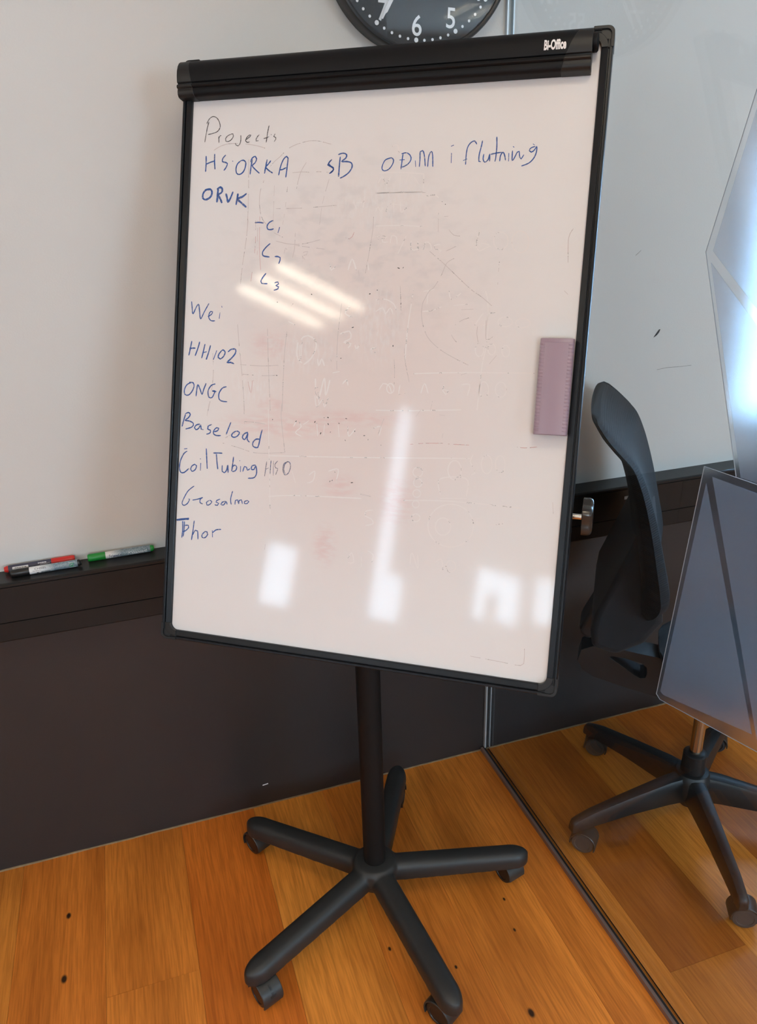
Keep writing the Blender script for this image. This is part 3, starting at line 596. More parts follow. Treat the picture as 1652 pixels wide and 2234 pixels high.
# ------------------------------------------------------------------ flip chart easel
BX, BY = -0.45231, -0.38466
easel = empty('flip_chart_easel', (BX, BY, 0), 0, 'mobile flip chart whiteboard on a black five-star base, covered in blue handwriting', 'whiteboard')
bc = Vector((-0.450922, -0.423899, 1.228238)); bx = Vector((0.813746, -0.581221, 0.000000)); bz = Vector((0.178824, 0.250364, 0.951494)); bn = bx.cross(bz)
BM = Matrix.Translation(bc - Vector((BX, BY, 0))) @ Matrix(((bx.x, bz.x, bn.x), (bx.y, bz.y, bn.y), (bx.z, bz.z, bn.z))).to_4x4()
HW, HH = 0.3513, 0.4991
DATA = json.loads('''{"writing":[["Projects","black",1.5,[[[-3032,4002],[-3061,3890],[-3081,3766],[-3095,3673]],[[-3070,3974],[-3034,4043],[-2965,4085],[-2886,4062],[-2829,3980],[-2817,3901],[-2861,3839],[-2951,3810],[-3038,3798]],[[-2836,3755],[-2828,3698],[-2825,3652]],[[-2834,3720],[-2805,3769],[-2784,3768]],[[-2597,3782],[-2661,3762],[-2703,3715],[-2696,3674],[-2643,3667],[-2588,3698],[-2557,3753],[-2572,3788],[-2603,3787]],[[-2421,3758],[-2416,3679],[-2433,3613],[-2463,3585],[-2505,3604],[-2517,3634]],[[-2321,3680],[-2247,3728],[-2231,3749],[-2266,3751],[-2310,3713],[-2328,3664],[-2301,3636],[-2250,3645]],[[-2083,3749],[-2112,3722],[-2135,3683],[-2133,3649],[-2090,3654]],[[-1909,3890],[-1929,3791],[-1940,3681],[-1949,3619]],[[-1998,3683],[-1941,3696],[-1899,3712]],[[-1868,3748],[-1860,3735]],[[-1793,3752],[-1816,3708],[-1777,3691],[-1776,3662],[-1804,3626]]]],["HS ORKA","blue",2.4,[[[-3057,3445],[-3051,3319],[-3055,3182]],[[-3053,3308],[-2967,3339],[-2894,3355]],[[-2895,3473],[-2894,3359],[-2877,3217]],[[-2684,3447],[-2734,3399],[-2744,3342],[-2678,3324],[-2645,3305],[-2673,3237],[-2710,3193]],[[-2554,3347],[-2545,3333]],[[-2398,3341],[-2455,3298],[-2482,3219],[-2465,3140],[-2407,3120],[-2345,3158],[-2310,3236],[-2307,3315],[-2355,3350],[-2398,3345]],[[-2188,3355],[-2203,3244],[-2214,3113]],[[-2217,3312],[-2190,3378],[-2135,3403],[-2107,3364],[-2134,3297],[-2183,3254],[-2115,3184],[-2043,3126]],[[-1914,3345],[-1933,3234],[-1951,3118]],[[-1844,3325],[-1891,3266],[-1932,3223],[-1873,3165],[-1800,3122]],[[-1692,3081],[-1663,3225],[-1619,3334],[-1565,3381],[-1538,3353],[-1545,3220],[-1560,3043]],[[-1677,3169],[-1622,3174],[-1562,3203]],[[-761,3302],[-806,3260],[-828,3217],[-778,3194],[-728,3170],[-737,3116],[-795,3080]],[[-777,3285],[-817,3239],[-765,3187],[-720,3144],[-783,3089]],[[-620,3340],[-627,3188],[-630,3025]],[[-658,3374],[-575,3393],[-514,3368],[-523,3315],[-591,3263],[-507,3260],[-423,3235],[-407,3170],[-460,3085],[-551,3023],[-605,3002]]]],["ODINN i flutning","blue",1.9,[[[247,3290],[152,3263],[108,3188],[101,3124],[142,3092],[212,3113],[268,3182],[285,3253],[247,3290],[206,3287]],[[435,3355],[424,3228],[416,3106]],[[408,3343],[489,3357],[555,3312],[570,3248],[528,3186],[449,3143],[403,3139]],[[382,3250],[469,3252]],[[642,3232],[654,3136]],[[714,3134],[717,3242],[713,3364],[750,3380],[781,3316],[810,3138]],[[849,3129],[851,3237],[862,3312],[893,3361],[916,3310],[932,3126]],[[1199,3424],[1245,3442]],[[1215,3324],[1221,3173]],[[1605,3437],[1568,3488],[1517,3473],[1470,3413],[1451,3314],[1451,3140]],[[1407,3204],[1471,3226]],[[1689,3490],[1677,3404],[1653,3281],[1656,3182],[1687,3176]],[[1725,3291],[1718,3217],[1747,3167],[1796,3202],[1815,3287],[1821,3176]],[[1905,3537],[1916,3394],[1913,3247],[1904,3168]],[[1828,3280],[1917,3296],[2005,3304]],[[1977,3171],[1983,3256],[2018,3304],[2047,3254],[2066,3180]],[[2108,3288],[2112,3166]],[[2163,3384],[2182,3368]],[[2160,3323],[2167,3176],[2201,3223],[2233,3295],[2262,3306],[2277,3220],[2301,3195],[2336,3255]],[[2501,3369],[2441,3353],[2412,3312],[2446,3287],[2493,3321],[2521,3369],[2521,3284],[2490,3200],[2422,3130],[2312,3090]],[[2487,3389],[2461,3407]]]],["ORVK","blue",3.6,[[[-2958,2892],[-3037,2882],[-3087,2815],[-3083,2745],[-3029,2721],[-2951,2754],[-2915,2822],[-2931,2880],[-2985,2899]],[[-2800,2899],[-2807,2784],[-2814,2670]],[[-2826,2888],[-2761,2921],[-2720,2885],[-2736,2828],[-2794,2796],[-2751,2726],[-2716,2656]],[[-2651,2815],[-2621,2734],[-2604,2670],[-2556,2744],[-2517,2841]],[[-2421,2809],[-2437,2707],[-2450,2621]],[[-2261,2805],[-2336,2754],[-2424,2718],[-2343,2648],[-2254,2578]]]],["C1","blue",2.4,[[[-2085,2323],[-2004,2326],[-1921,2316]],[[-1746,2354],[-1813,2325],[-1853,2269],[-1839,2213],[-1781,2205],[-1731,2218]],[[-1624,2244],[-1651,2147]]]],["C2","blue",2.4,[[[-1780,1978],[-1853,1918],[-1913,1838],[-1902,1781],[-1845,1765],[-1780,1758]],[[-1687,1764],[-1629,1764],[-1585,1746],[-1587,1700],[-1609,1644]]]],["C3","blue",2.2,[[[-1829,1491],[-1882,1427],[-1919,1358],[-1902,1323],[-1794,1317]],[[-1667,1331],[-1605,1348],[-1590,1314],[-1639,1286],[-1587,1268],[-1598,1234],[-1673,1210]]]],["Wei","blue",2.2,[[[-3219,1008],[-3203,901],[-3182,795],[-3127,902],[-3082,962],[-3057,856],[-3029,714],[-2962,834],[-2880,977]],[[-2890,752],[-2825,789],[-2801,837],[-2841,841],[-2871,788],[-2868,729],[-2820,683],[-2748,684]],[[-2659,827],[-2669,721]],[[-2633,938],[-2626,910]]]],["HH102","blue",2.6,[[[-3181,330],[-3203,210],[-3229,77]],[[-3221,197],[-3161,206],[-3102,208]],[[-3026,322],[-3058,202],[-3106,74]],[[-2921,285],[-2947,157],[-2976,37]],[[-2962,133],[-2882,152]],[[-2812,268],[-2846,137],[-2886,16]],[[-2687,182],[-2746,21]],[[-2594,180],[-2644,119],[-2654,60],[-2613,37],[-2549,87],[-2526,158],[-2568,193],[-2599,180]],[[-2473,160],[-2409,209],[-2330,207],[-2332,141],[-2401,56],[-2482,-18],[-2411,-15],[-2343,-37]]]],["ONGC","blue",2.3,[[[-3160,-390],[-3241,-430],[-3286,-516],[-3274,-601],[-3204,-610],[-3139,-546],[-3102,-460],[-3119,-393],[-3201,-387]],[[-3053,-627],[-3044,-518],[-3027,-421],[-2977,-503],[-2937,-585],[-2909,-500],[-2866,-390]],[[-2685,-394],[-2764,-422],[-2821,-520],[-2800,-627],[-2740,-631],[-2703,-563],[-2687,-514],[-2745,-521],[-2659,-525]],[[-2468,-433],[-2547,-460],[-2609,-558],[-2599,-654],[-2535,-686],[-2442,-689]]]],["Baseload","blue",2.4,[[[-3246,-951],[-3282,-1075],[-3305,-1169]],[[-3255,-947],[-3193,-912],[-3150,-946],[-3188,-1009],[-3250,-1054],[-3158,-1063],[-3082,-1101],[-3106,-1163],[-3234,-1207]],[[-2950,-1105],[-3018,-1121],[-3057,-1172],[-3027,-1207],[-2974,-1180],[-2936,-1117],[-2924,-1189],[-2877,-1198]],[[-2719,-1097],[-2791,-1133],[-2796,-1181],[-2741,-1202],[-2752,-1251],[-2819,-1272]],[[-2672,-1222],[-2606,-1202],[-2581,-1157],[-2622,-1147],[-2674,-1198],[-2676,-1259],[-2615,-1284],[-2535,-1279]],[[-2352,-1036],[-2394,-1146],[-2434,-1256]],[[-2245,-1185],[-2310,-1225],[-2326,-1274],[-2279,-1295],[-2214,-1267],[-2178,-1205],[-2219,-1184],[-2250,-1190]],[[-2020,-1191],[-2090,-1224],[-2121,-1285],[-2079,-1323],[-2042,-1269],[-2020,-1200],[-2027,-1315],[-1977,-1360]],[[-1754,-1132],[-1781,-1253],[-1800,-1373],[-1823,-1446]],[[-1786,-1300],[-1857,-1300],[-1914,-1356],[-1916,-1416],[-1867,-1444],[-1810,-1440]]]],["Coil Tubing","blue",2.3,[[[-3180,-1595],[-3241,-1636],[-3305,-1764],[-3321,-1888],[-3295,-1973],[-3225,-1975],[-3132,-1894]],[[-3245,-1558],[-3182,-1549]],[[-3012,-1812],[-3073,-1846],[-3098,-1909],[-3069,-1944],[-3007,-1910],[-2983,-1839],[-3020,-1812]],[[-2903,-1784],[-2905,-1919]],[[-2921,-1707],[-2906,-1716]],[[-2807,-1522],[-2789,-1703],[-2770,-1878]],[[-2667,-1593],[-2573,-1586],[-2486,-1585]],[[-2604,-1605],[-2587,-1738],[-2564,-1870]],[[-2481,-1791],[-2476,-1900],[-2434,-1921],[-2391,-1869],[-2374,-1783],[-2362,-1916]],[[-2270,-1631],[-2281,-1765],[-2294,-1886]],[[-2292,-1814],[-2241,-1774],[-2199,-1807],[-2222,-1869],[-2283,-1890]],[[-2128,-1783],[-2128,-1886]],[[-2152,-1688],[-2144,-1697]],[[-2081,-1876],[-2054,-1785],[-2014,-1794],[-1993,-1845],[-1947,-1813]],[[-1840,-1745],[-1910,-1762],[-1920,-1823],[-1867,-1819],[-1839,-1757],[-1817,-1875],[-1860,-1962],[-1977,-1983]]]],["HSO","fade",1.5,[[[-1640,-1671],[-1653,-1815],[-1665,-1924]],[[-1646,-1803],[-1596,-1775]],[[-1559,-1642],[-1563,-1761],[-1564,-1880]],[[-1512,-1650],[-1503,-1899]],[[-1435,-1645],[-1483,-1708],[-1467,-1766],[-1427,-1775],[-1460,-1884]],[[-1242,-1643],[-1317,-1684],[-1329,-1791],[-1293,-1872],[-1231,-1843],[-1194,-1734],[-1216,-1653],[-1268,-1645]],[[-1255,-1654],[-1303,-1695],[-1313,-1790],[-1284,-1855]]]],["Geosalmo","blue",2.0,[[[-3012,-2198],[-3127,-2293],[-3204,-2424],[-3241,-2526],[-3198,-2560],[-3130,-2517],[-3092,-2439],[-3120,-2441]],[[-3036,-2452],[-2927,-2425],[-2832,-2388],[-2880,-2421],[-2882,-2483],[-2826,-2503]],[[-2706,-2431],[-2759,-2473],[-2743,-2516],[-2689,-2499],[-2651,-2446],[-2699,-2426]],[[-2491,-2389],[-2557,-2419],[-2569,-2449],[-2514,-2464],[-2539,-2503],[-2594,-2495]],[[-2381,-2416],[-2448,-2439],[-2473,-2480],[-2418,-2485],[-2373,-2423],[-2351,-2474]],[[-2257,-2228],[-2289,-2372],[-2271,-2467]],[[-2199,-2461],[-2195,-2388],[-2155,-2372],[-2130,-2443],[-2123,-2382],[-2081,-2366],[-2059,-2437]],[[-1969,-2369],[-2021,-2393],[-2019,-2426],[-1966,-2422],[-1937,-2385],[-1970,-2364]]]],["Thor","blue",2.2,[[[-3339,-2829],[-3228,-2804],[-3084,-2781]],[[-3333,-2841],[-3199,-2816],[-3088,-2801]],[[-3212,-2842],[-3205,-2997],[-3218,-3143]],[[-3176,-2844],[-3177,-2994],[-3191,-3120]],[[-3167,-2918],[-3097,-2907],[-3087,-2948],[-3148,-3011],[-3203,-3034]],[[-2982,-2814],[-2997,-2977],[-3021,-3166]],[[-3006,-3077],[-2954,-2985],[-2907,-2993],[-2891,-3141]],[[-2761,-2991],[-2813,-3046],[-2811,-3096],[-2755,-3098],[-2704,-3035],[-2720,-2988],[-2774,-2993]],[[-2617,-2953],[-2606,-3075]],[[-2615,-3002],[-2544,-2939],[-2445,-2919]]]]],"ghost":[["grey",1.0,[[-2919,3531],[-2796,3594],[-2641,3628],[-2434,3624],[-2227,3597],[-2047,3556],[-1918,3513]]],["grey",1.0,[[-1852,3231],[-1780,3307],[-1684,3381],[-1518,3518],[-1276,3596],[-1058,3608],[-788,3542]]],["grey",1.0,[[-1953,3011],[-2008,2855],[-2018,2674],[-1986,2470],[-1915,2333],[-1849,2287]]],["grey",1.0,[[-1519,2897],[-1529,2775],[-1530,2708]]],["grey",1.0,[[-1533,2663],[-1541,2551]]],["grey",1.0,[[-1547,2484],[-1557,2395]]],["grey",1.0,[[-1564,2350],[-1571,2283]]],["grey",1.0,[[-790,2997],[-819,2888],[-843,2801]]],["grey",1.0,[[-858,2736],[-886,2604]]],["grey",1.0,[[-894,2538],[-914,2273]]],["grey",1.0,[[-1100,3117],[-954,3116],[-808,3101]]],["grey",1.0,[[-1445,3117],[-1272,3123],[-1149,3114]]],["grey",1.0,[[-1208,3275],[-1297,3123],[-1337,2970],[-1355,2859]]],["grey",1.0,[[-2253,3358],[-2227,2793],[-2218,2247]]],["grey",1.0,[[-1763,3005],[-1745,2240]]],["grey",1.0,[[-1711,2544],[-1213,2545],[-631,2577]]],["grey",1.0,[[-1727,2155],[-1559,2080],[-1431,2032],[-1320,2060]]],["grey",1.0,[[-1681,2018],[-1427,1966],[-1178,1969],[-887,2033]]],["grey",1.0,[[-1326,1948],[-1076,1912],[-804,1881]]],["grey",1.0,[[-2211,2366],[-2231,2023],[-2275,1633],[-2297,1309]]],["grey",1.0,[[7,2438],[11,2199],[-17,1916],[-63,1543],[-94,1300]]],["grey",1.0,[[-446,1008],[-478,559],[-480,220],[-462,-74]]],["grey",1.0,[[-1338,2150],[-1336,1903],[-1364,1745]]],["grey",1.0,[[-2313,634],[-2268,284],[-2190,-185],[-2102,-844]]],["grey",1.0,[[-1752,576],[-1710,67],[-1621,-819]]],["grey",1.0,[[-1393,538],[-1417,76],[-1404,-807]]],["grey",1.0,[[-2765,127],[-2735,-205],[-2767,-638],[-2809,-880]]],["grey",1.0,[[-2237,-45],[-1819,-54],[-1512,-31]]],["grey",1.0,[[-2176,-208],[-1810,-217],[-1554,-202]]],["grey",1.0,[[-1444,1836],[-1498,1904],[-1518,1813]]],["grey",1.0,[[-1188,1722],[-1170,1834],[-1096,1845],[-1118,1789],[-1191,1778],[-1138,1711]]],["grey",1.0,[[-1342,951],[-1307,997]]],["grey",1.0,[[-346,947],[-285,943]]],["grey",1.0,[[-583,104],[-568,59]]],["grey",1.0,[[-193,1543],[-175,1455]]],["grey",1.0,[[-2792,-735],[-2821,-953]]],["grey",1.0,[[-2135,-1012],[-1938,-1013],[-1702,-1035]]],["grey",1.0,[[-2501,-1405],[-2177,-1469],[-1831,-1537],[-1315,-1495]]],["grey",1.0,[[-1414,-667],[-1414,-901],[-1335,-1367],[-1310,-1495]]],["grey",1.0,[[-2452,-1318],[-2296,-1236],[-2084,-1235]]],["grey",1.0,[[-2093,-1057],[-2126,-702]]],["grey",1.0,[[-1586,-3096],[-1594,-3194]]],["grey",1.0,[[55,-2082],[262,-2106]]],["grey",1.0,[[1565,1734],[1468,1743],[1391,1731],[1270,1660],[1228,1566],[1178,1434],[1072,1263],[1016,1225],[946,1091],[920,1034],[914,843],[969,633],[1071,463],[1282,296],[1528,170],[1730,82]]],["grey",1.0,[[971,1839],[1222,1641],[1659,1268],[1881,1120],[2105,937]]],["grey",1.0,[[1237,1838],[1322,1875],[1397,1912]]],["grey",1.0,[[1469,701],[1598,788],[1712,819]]],["grey",1.0,[[1421,548],[1487,455],[1588,410],[1764,396],[1858,427]]],["grey",1.0,[[1828,689],[1824,576],[1858,436]]],["grey",1.0,[[1955,786],[1979,486],[2080,536]]],["grey",1.0,[[528,1298],[555,1067],[576,856]]],["grey",1.0,[[668,317],[692,123],[788,-223]]],["grey",1.0,[[507,137],[531,-58],[536,-273]]],["grey",1.0,[[1548,938],[1741,950]]],["grey",1.0,[[3106,1242],[3165,1189]]],["grey",1.0,[[2087,1640],[2093,1327]]],["grey",1.0,[[1261,2164],[1346,2080],[1463,2065]]],["grey",1.0,[[1012,2355],[1236,2369]]],["grey",1.0,[[1076,2428],[1092,2129]]],["grey",1.0,[[3163,2157],[3103,2015],[3125,1657]]],["grey",1.0,[[2056,112],[2159,247]]],["grey",1.0,[[1625,-74],[1710,-42]]],["red",1.0,[[870,-1216],[1126,-1181],[1412,-1163]]],["red",1.0,[[1492,-1170],[1665,-1168],[1837,-1166]]],["red",1.0,[[2570,-1146],[2705,-1153],[2897,-1128]]],["grey",0.8,[[2958,-4262],[2970,-4481],[2923,-4582],[2583,-4569],[2111,-4547]]],["grey",0.8,[[1022,-639],[935,-768]]],["grey",0.8,[[1189,-507],[1168,-662]]],["grey",0.8,[[1400,-1005],[1390,-1083]]],["grey",0.8,[[3202,-1959],[3226,-2138]]],["grey",0.8,[[1316,-716],[1411,-724]]],["grey",0.8,[[66,-2097],[270,-2119]]],["grey",0.8,[[414,-796],[359,-957],[318,-1086]]],["red",0.8,[[-2096,-228],[-2048,-391],[-2002,-519],[-1987,-412],[-1985,-247],[-1961,-317]]],["red",0.8,[[-2070,2363],[-2057,1908],[-2104,1357]]],["red",0.8,[[-1997,2430],[-1975,1907],[-1934,1541]]],["red",0.8,[[-2031,2363],[-2013,1793]]],["red",0.9,[[-481,2117],[-454,2062],[-380,2039],[-335,2072],[-304,2148]]],["white",1.8,[[1747,2121],[1717,2011],[1717,1881],[1769,1835],[1860,1880],[1934,1908],[1855,1945],[1788,1955]]],["white",1.8,[[2200,1988],[2194,1931],[2166,1885],[2123,1860],[2073,1860],[2026,1886],[1991,1932],[1975,1990],[1982,2047],[2009,2093],[2053,2118],[2103,2117],[2150,2091],[2185,2045],[2200,1988]]],["white",1.8,[[2517,1967],[2510,1896],[2479,1839],[2430,1808],[2372,1808],[2317,1840],[2277,1898],[2258,1969],[2265,2040],[2297,2097],[2346,2128],[2404,2127],[2458,2095],[2499,2038],[2517,1967]]],["white",1.8,[[1899,887],[1831,783],[1754,659]]],["white",1.8,[[2098,909],[1967,875],[1982,805],[1969,730],[1914,700]]],["white",1.8,[[2364,765],[2355,733],[2326,707],[2282,691],[2232,690],[2185,704],[2152,729],[2138,761],[2147,793],[2176,820],[2220,835],[2271,836],[2317,822],[2350,797],[2364,765]]],["white",1.8,[[2635,752],[2627,722],[2598,697],[2554,682],[2505,681],[2459,694],[2426,718],[2412,748],[2421,779],[2450,804],[2494,818],[2543,819],[2589,806],[2622,782],[2635,752]]],["white",1.8,[[1953,326],[1950,281],[1934,244],[1908,223],[1878,222],[1850,241],[1828,277],[1818,322],[1821,367],[1837,403],[1863,424],[1893,425],[1921,406],[1943,370],[1953,326]]],["white",1.8,[[2137,340],[2134,304],[2119,274],[2096,257],[2069,256],[2043,272],[2024,300],[2015,337],[2018,374],[2033,403],[2056,420],[2083,421],[2109,406],[2128,377],[2137,340]]],["white",1.8,[[2356,319],[2354,280],[2339,248],[2317,230],[2290,229],[2264,246],[2245,277],[2236,315],[2239,354],[2253,386],[2276,404],[2303,405],[2328,388],[2347,357],[2356,319]]],["white",1.8,[[2077,-284],[2074,-337],[2056,-381],[2027,-406],[1993,-408],[1960,-386],[1935,-344],[1923,-291],[1927,-237],[1945,-193],[1974,-168],[2008,-167],[2041,-189],[2065,-231],[2077,-284]]],["white",1.8,[[2353,-272],[2348,-323],[2328,-364],[2295,-388],[2257,-390],[2221,-369],[2194,-330],[2182,-279],[2186,-228],[2207,-187],[2239,-163],[2277,-161],[2313,-182],[2340,-222],[2353,-272]]],["white",1.8,[[1636,-227],[1773,-221],[1747,-394]]],["white",1.8,[[1361,-238],[1349,-335],[1402,-390],[1438,-331],[1367,-315]]],["white",1.8,[[39,2467],[75,2542],[122,2456],[159,2521]]],["white",1.8,[[239,2539],[214,2463],[286,2453]]],["white",1.8,[[327,2594],[347,2451]]],["white",1.8,[[437,2610],[469,2440],[544,2513],[561,2419]]],["white",1.8,[[277,2576],[501,2552]]],["white",1.8,[[67,2065],[127,2084],[112,2007]]],["white",1.8,[[192,2026],[251,2063],[189,2083],[185,1987],[277,1987]]],["white",1.8,[[319,1967],[332,2081],[414,2061],[432,1947]]],["white",1.8,[[575,2079],[453,1795]]],["white",1.8,[[660,2002],[670,1870],[770,1869],[771,1992],[791,1850]]],["white",1.8,[[871,1849],[901,1981],[983,1943],[999,1858]]],["white",1.8,[[1141,1942],[1044,1924],[1068,1867],[1168,1848],[1130,1820]]],["white",1.8,[[917,1215],[1094,1245]]],["white",1.8,[[996,1225],[991,1016]]],["white",1.8,[[920,900],[1097,922],[1232,981]]],["white",1.8,[[1331,1228],[1380,1096],[1529,1192]]],["white",1.8,[[1426,1002],[1658,1024]]],["white",1.8,[[146,888],[266,948],[314,852],[389,950],[437,854]]],["white",1.8,[[20,2753],[427,2751],[826,2754]]],["white",1.8,[[55,2238],[462,2241],[864,2216]]],["white",1.8,[[253,-697],[871,-673],[1666,-618]]],["white",1.8,[[788,-87],[1622,-36],[2762,-3]]],["white",1.8,[[1911,1232],[1966,1010],[1991,449],[1944,71],[1919,-615]]],["white",1.8,[[755,1242],[732,993],[699,608],[692,123]]],["white",1.8,[[293,-362],[349,-261],[455,-296],[504,-412]]],["white",1.8,[[540,-332],[536,-366],[521,-394],[497,-410],[469,-411],[444,-397],[425,-371],[416,-337],[420,-303],[435,-275],[459,-258],[486,-257],[512,-271],[531,-298],[540,-332]]],["white",1.8,[[638,-269],[628,-426],[729,-402]]],["white",1.8,[[992,-390],[1041,-232],[1113,-384]]],["white",1.8,[[134,1072],[298,1084],[447,1008],[484,912]]],["white",1.8,[[2006,-2434],[1981,-2586],[1888,-2715],[1744,-2796],[1578,-2813],[1423,-2761],[1309,-2651],[1261,-2504],[1287,-2351],[1383,-2221],[1528,-2142],[1694,-2128],[1847,-2181],[1958,-2290],[2006,-2434]]],["white",1.8,[[1637,-2485],[1629,-2547],[1598,-2599],[1549,-2631],[1493,-2637],[1440,-2615],[1401,-2569],[1383,-2509],[1392,-2446],[1423,-2394],[1472,-2362],[1529,-2357],[1582,-2379],[1620,-2425],[1637,-2485]]],["white",1.8,[[1910,-1312],[1872,-1422],[1925,-1511],[1963,-1601],[1904,-1636]]],["white",1.8,[[2223,-1444],[2219,-1508],[2200,-1560],[2167,-1591],[2129,-1594],[2093,-1568],[2065,-1519],[2051,-1456],[2055,-1392],[2075,-1339],[2107,-1309],[2145,-1306],[2182,-1332],[2209,-1381],[2223,-1444]]],["white",1.8,[[2426,-1429],[2423,-1489],[2406,-1538],[2378,-1566],[2344,-1569],[2312,-1545],[2287,-1499],[2275,-1440],[2277,-1380],[2295,-1331],[2323,-1303],[2357,-1300],[2389,-1325],[2414,-1371],[2426,-1429]]],["white",1.8,[[1742,-1571],[1737,-1638],[1710,-1694],[1669,-1727],[1620,-1731],[1573,-1705],[1539,-1653],[1523,-1587],[1529,-1519],[1555,-1463],[1597,-1430],[1646,-1427],[1692,-1453],[1727,-1505],[1742,-1571]]],["white",1.8,[[1111,-1648],[1106,-1683],[1085,-1712],[1054,-1729],[1018,-1732],[985,-1719],[960,-1694],[950,-1660],[956,-1626],[976,-1597],[1007,-1579],[1043,-1577],[1077,-1589],[1101,-1615],[1111,-1648]]],["white",1.8,[[1114,-1821],[1109,-1852],[1091,-1877],[1064,-1893],[1032,-1895],[1003,-1884],[981,-1862],[972,-1832],[977,-1802],[995,-1776],[1023,-1761],[1054,-1758],[1084,-1769],[1105,-1792],[1114,-1821]]],["white",1.8,[[1104,-1996],[1100,-2023],[1083,-2047],[1058,-2061],[1029,-2063],[1003,-2053],[983,-2033],[975,-2006],[979,-1978],[996,-1955],[1021,-1941],[1049,-1938],[1076,-1948],[1096,-1969],[1104,-1996]]],["white",1.8,[[1094,-2171],[1090,-2196],[1075,-2217],[1053,-2230],[1027,-2232],[1002,-2223],[985,-2205],[977,-2181],[981,-2155],[996,-2134],[1019,-2121],[1045,-2119],[1069,-2128],[1086,-2146],[1094,-2171]]],["white",1.8,[[1123,-2390],[1117,-2418],[1099,-2442],[1072,-2457],[1040,-2460],[1010,-2450],[989,-2430],[980,-2403],[985,-2375],[1003,-2351],[1031,-2336],[1063,-2333],[1092,-2343],[1114,-2363],[1123,-2390]]],["white",1.8,[[1425,-1985],[1407,-1736],[1831,-1703],[1852,-1981]]],["white",1.8,[[1430,-2047],[1854,-2012]]],["white",1.8,[[318,-2334],[202,-2360],[190,-2443],[294,-2482],[333,-2559],[201,-2604]]],["white",1.8,[[-1181,-1045],[-1116,-943],[-1040,-1037],[-1140,-1141],[-1030,-1200]]],["white",1.8,[[-764,-956],[-733,-1181]]],["white",1.8,[[-624,-981],[-630,-1159]]],["white",1.8,[[-383,-967],[-353,-1174]]],["white",1.8,[[-211,-989],[-183,-1148],[-73,-1013]]],["white",1.8,[[228,-996],[359,-957],[336,-1116]]],["white",1.8,[[-1174,-1768],[-1089,-1993]]],["white",1.8,[[-850,-1843],[-749,-1770],[-774,-1936],[-877,-1977]]],["white",1.8,[[-506,-1752],[-336,-1707],[-358,-1904]]],["white",1.8,[[-1618,-1567],[-764,-1526],[260,-1472],[1868,-1376]]],["white",1.8,[[-827,-507],[-780,-698],[-684,-565],[-642,-691],[-583,-528]]],["white",1.8,[[-68,-3187],[-6,-3082],[38,-3241],[-64,-3253]]],["white",1.8,[[168,-3129],[179,-3292]]],["white",1.8,[[263,-3021],[368,-3075],[345,-3241]]],["white",1.8,[[1008,-3169],[1027,-2974],[1143,-3219],[1127,-2996]]],["white",1.8,[[1426,-3092],[1517,-3018],[1563,-3204]]],["white",1.8,[[1764,-3119],[1760,-3160],[1740,-3196],[1710,-3217],[1675,-3221],[1642,-3207],[1617,-3176],[1606,-3136],[1611,-3094],[1631,-3059],[1661,-3037],[1696,-3033],[1729,-3048],[1754,-3079],[1764,-3119]]],["white",1.8,[[2093,-3083],[2184,-3041],[2160,-3138]]],["white",1.8,[[-1007,-1002],[-906,-932]]],["white",1.8,[[803,-2132],[1607,-2079],[2721,-2092]]],["white",1.8,[[2259,-2410],[2470,-2360]]],["white",1.8,[[2155,-2669],[2351,-2805]]],["white",1.8,[[-1525,-2564],[-1663,-775]]],["white",1.8,[[104,-2159],[-1077,-2208],[-1578,-2266]]],["white",2.6,[[-1181,360],[-1197,199],[-1165,85],[-1085,18]]],["white",2.6,[[-1013,478],[-885,413],[-852,277],[-940,92],[-1059,-4]]],["white",2.6,[[-1134,407],[-1087,454],[-989,479]]],["white",2.6,[[-1141,315],[-1142,131]]],["white",2.6,[[-1109,407],[-1115,86]]],["white",2.6,[[-816,96],[-785,-17],[-742,98],[-686,-14]]],["white",2.6,[[-451,514],[-284,563],[-253,452],[-369,381],[-247,362],[-291,293]]],["white",2.6,[[-174,342],[-145,275],[-102,344]]],["white",2.6,[[93,282],[186,307],[168,218]]],["white",2.6,[[-834,-225],[-806,-477],[-752,-543],[-673,-219],[-632,-492],[-574,-238]]],["white",2.6,[[-788,-361],[-746,-635]]],["white",2.6,[[-532,-122],[-412,-95]]],["white",2.6,[[-350,-297],[-282,-226],[-252,-315]]],["white",2.6,[[-292,2509],[-348,2641]]],["white",2.6,[[-163,2702],[-175,2528]]],["white",2.6,[[-299,2607],[-158,2615]]],["white",2.6,[[-311,965],[-376,853],[-251,788]]],["white",2.6,[[-1377,699],[-1223,633]]],["white",2.6,[[-691,1632],[-662,1542],[-593,1609]]],["white",2.6,[[-372,1543],[-312,1719],[-229,1543]]],["white",2.6,[[-15,1543],[-48,1675]]],["white",2.0,[[55,3061],[414,3062],[797,3024]]],["white",2.0,[[797,3024],[799,2809]]],["white",2.0,[[48,2752],[436,2755],[844,2744]]],["white",2.0,[[52,2907],[114,3008],[179,2877],[253,3004]]],["white",2.0,[[417,3024],[414,2870]]],["white",2.0,[[508,2893],[552,3045]]],["white",2.0,[[637,2991],[728,2861]]],["white",2.0,[[249,3464],[330,3486],[366,3357]]],["white",2.0,[[849,2680],[982,2702],[1066,2650]]],["white",2.0,[[2328,2742],[2382,2691]]]],"specks":[[-469,-1919],[-429,-1900],[-80,-1911],[-389,-1759],[1121,2594],[1176,2551],[2092,1666],[484,1576],[560,1583]]}''')

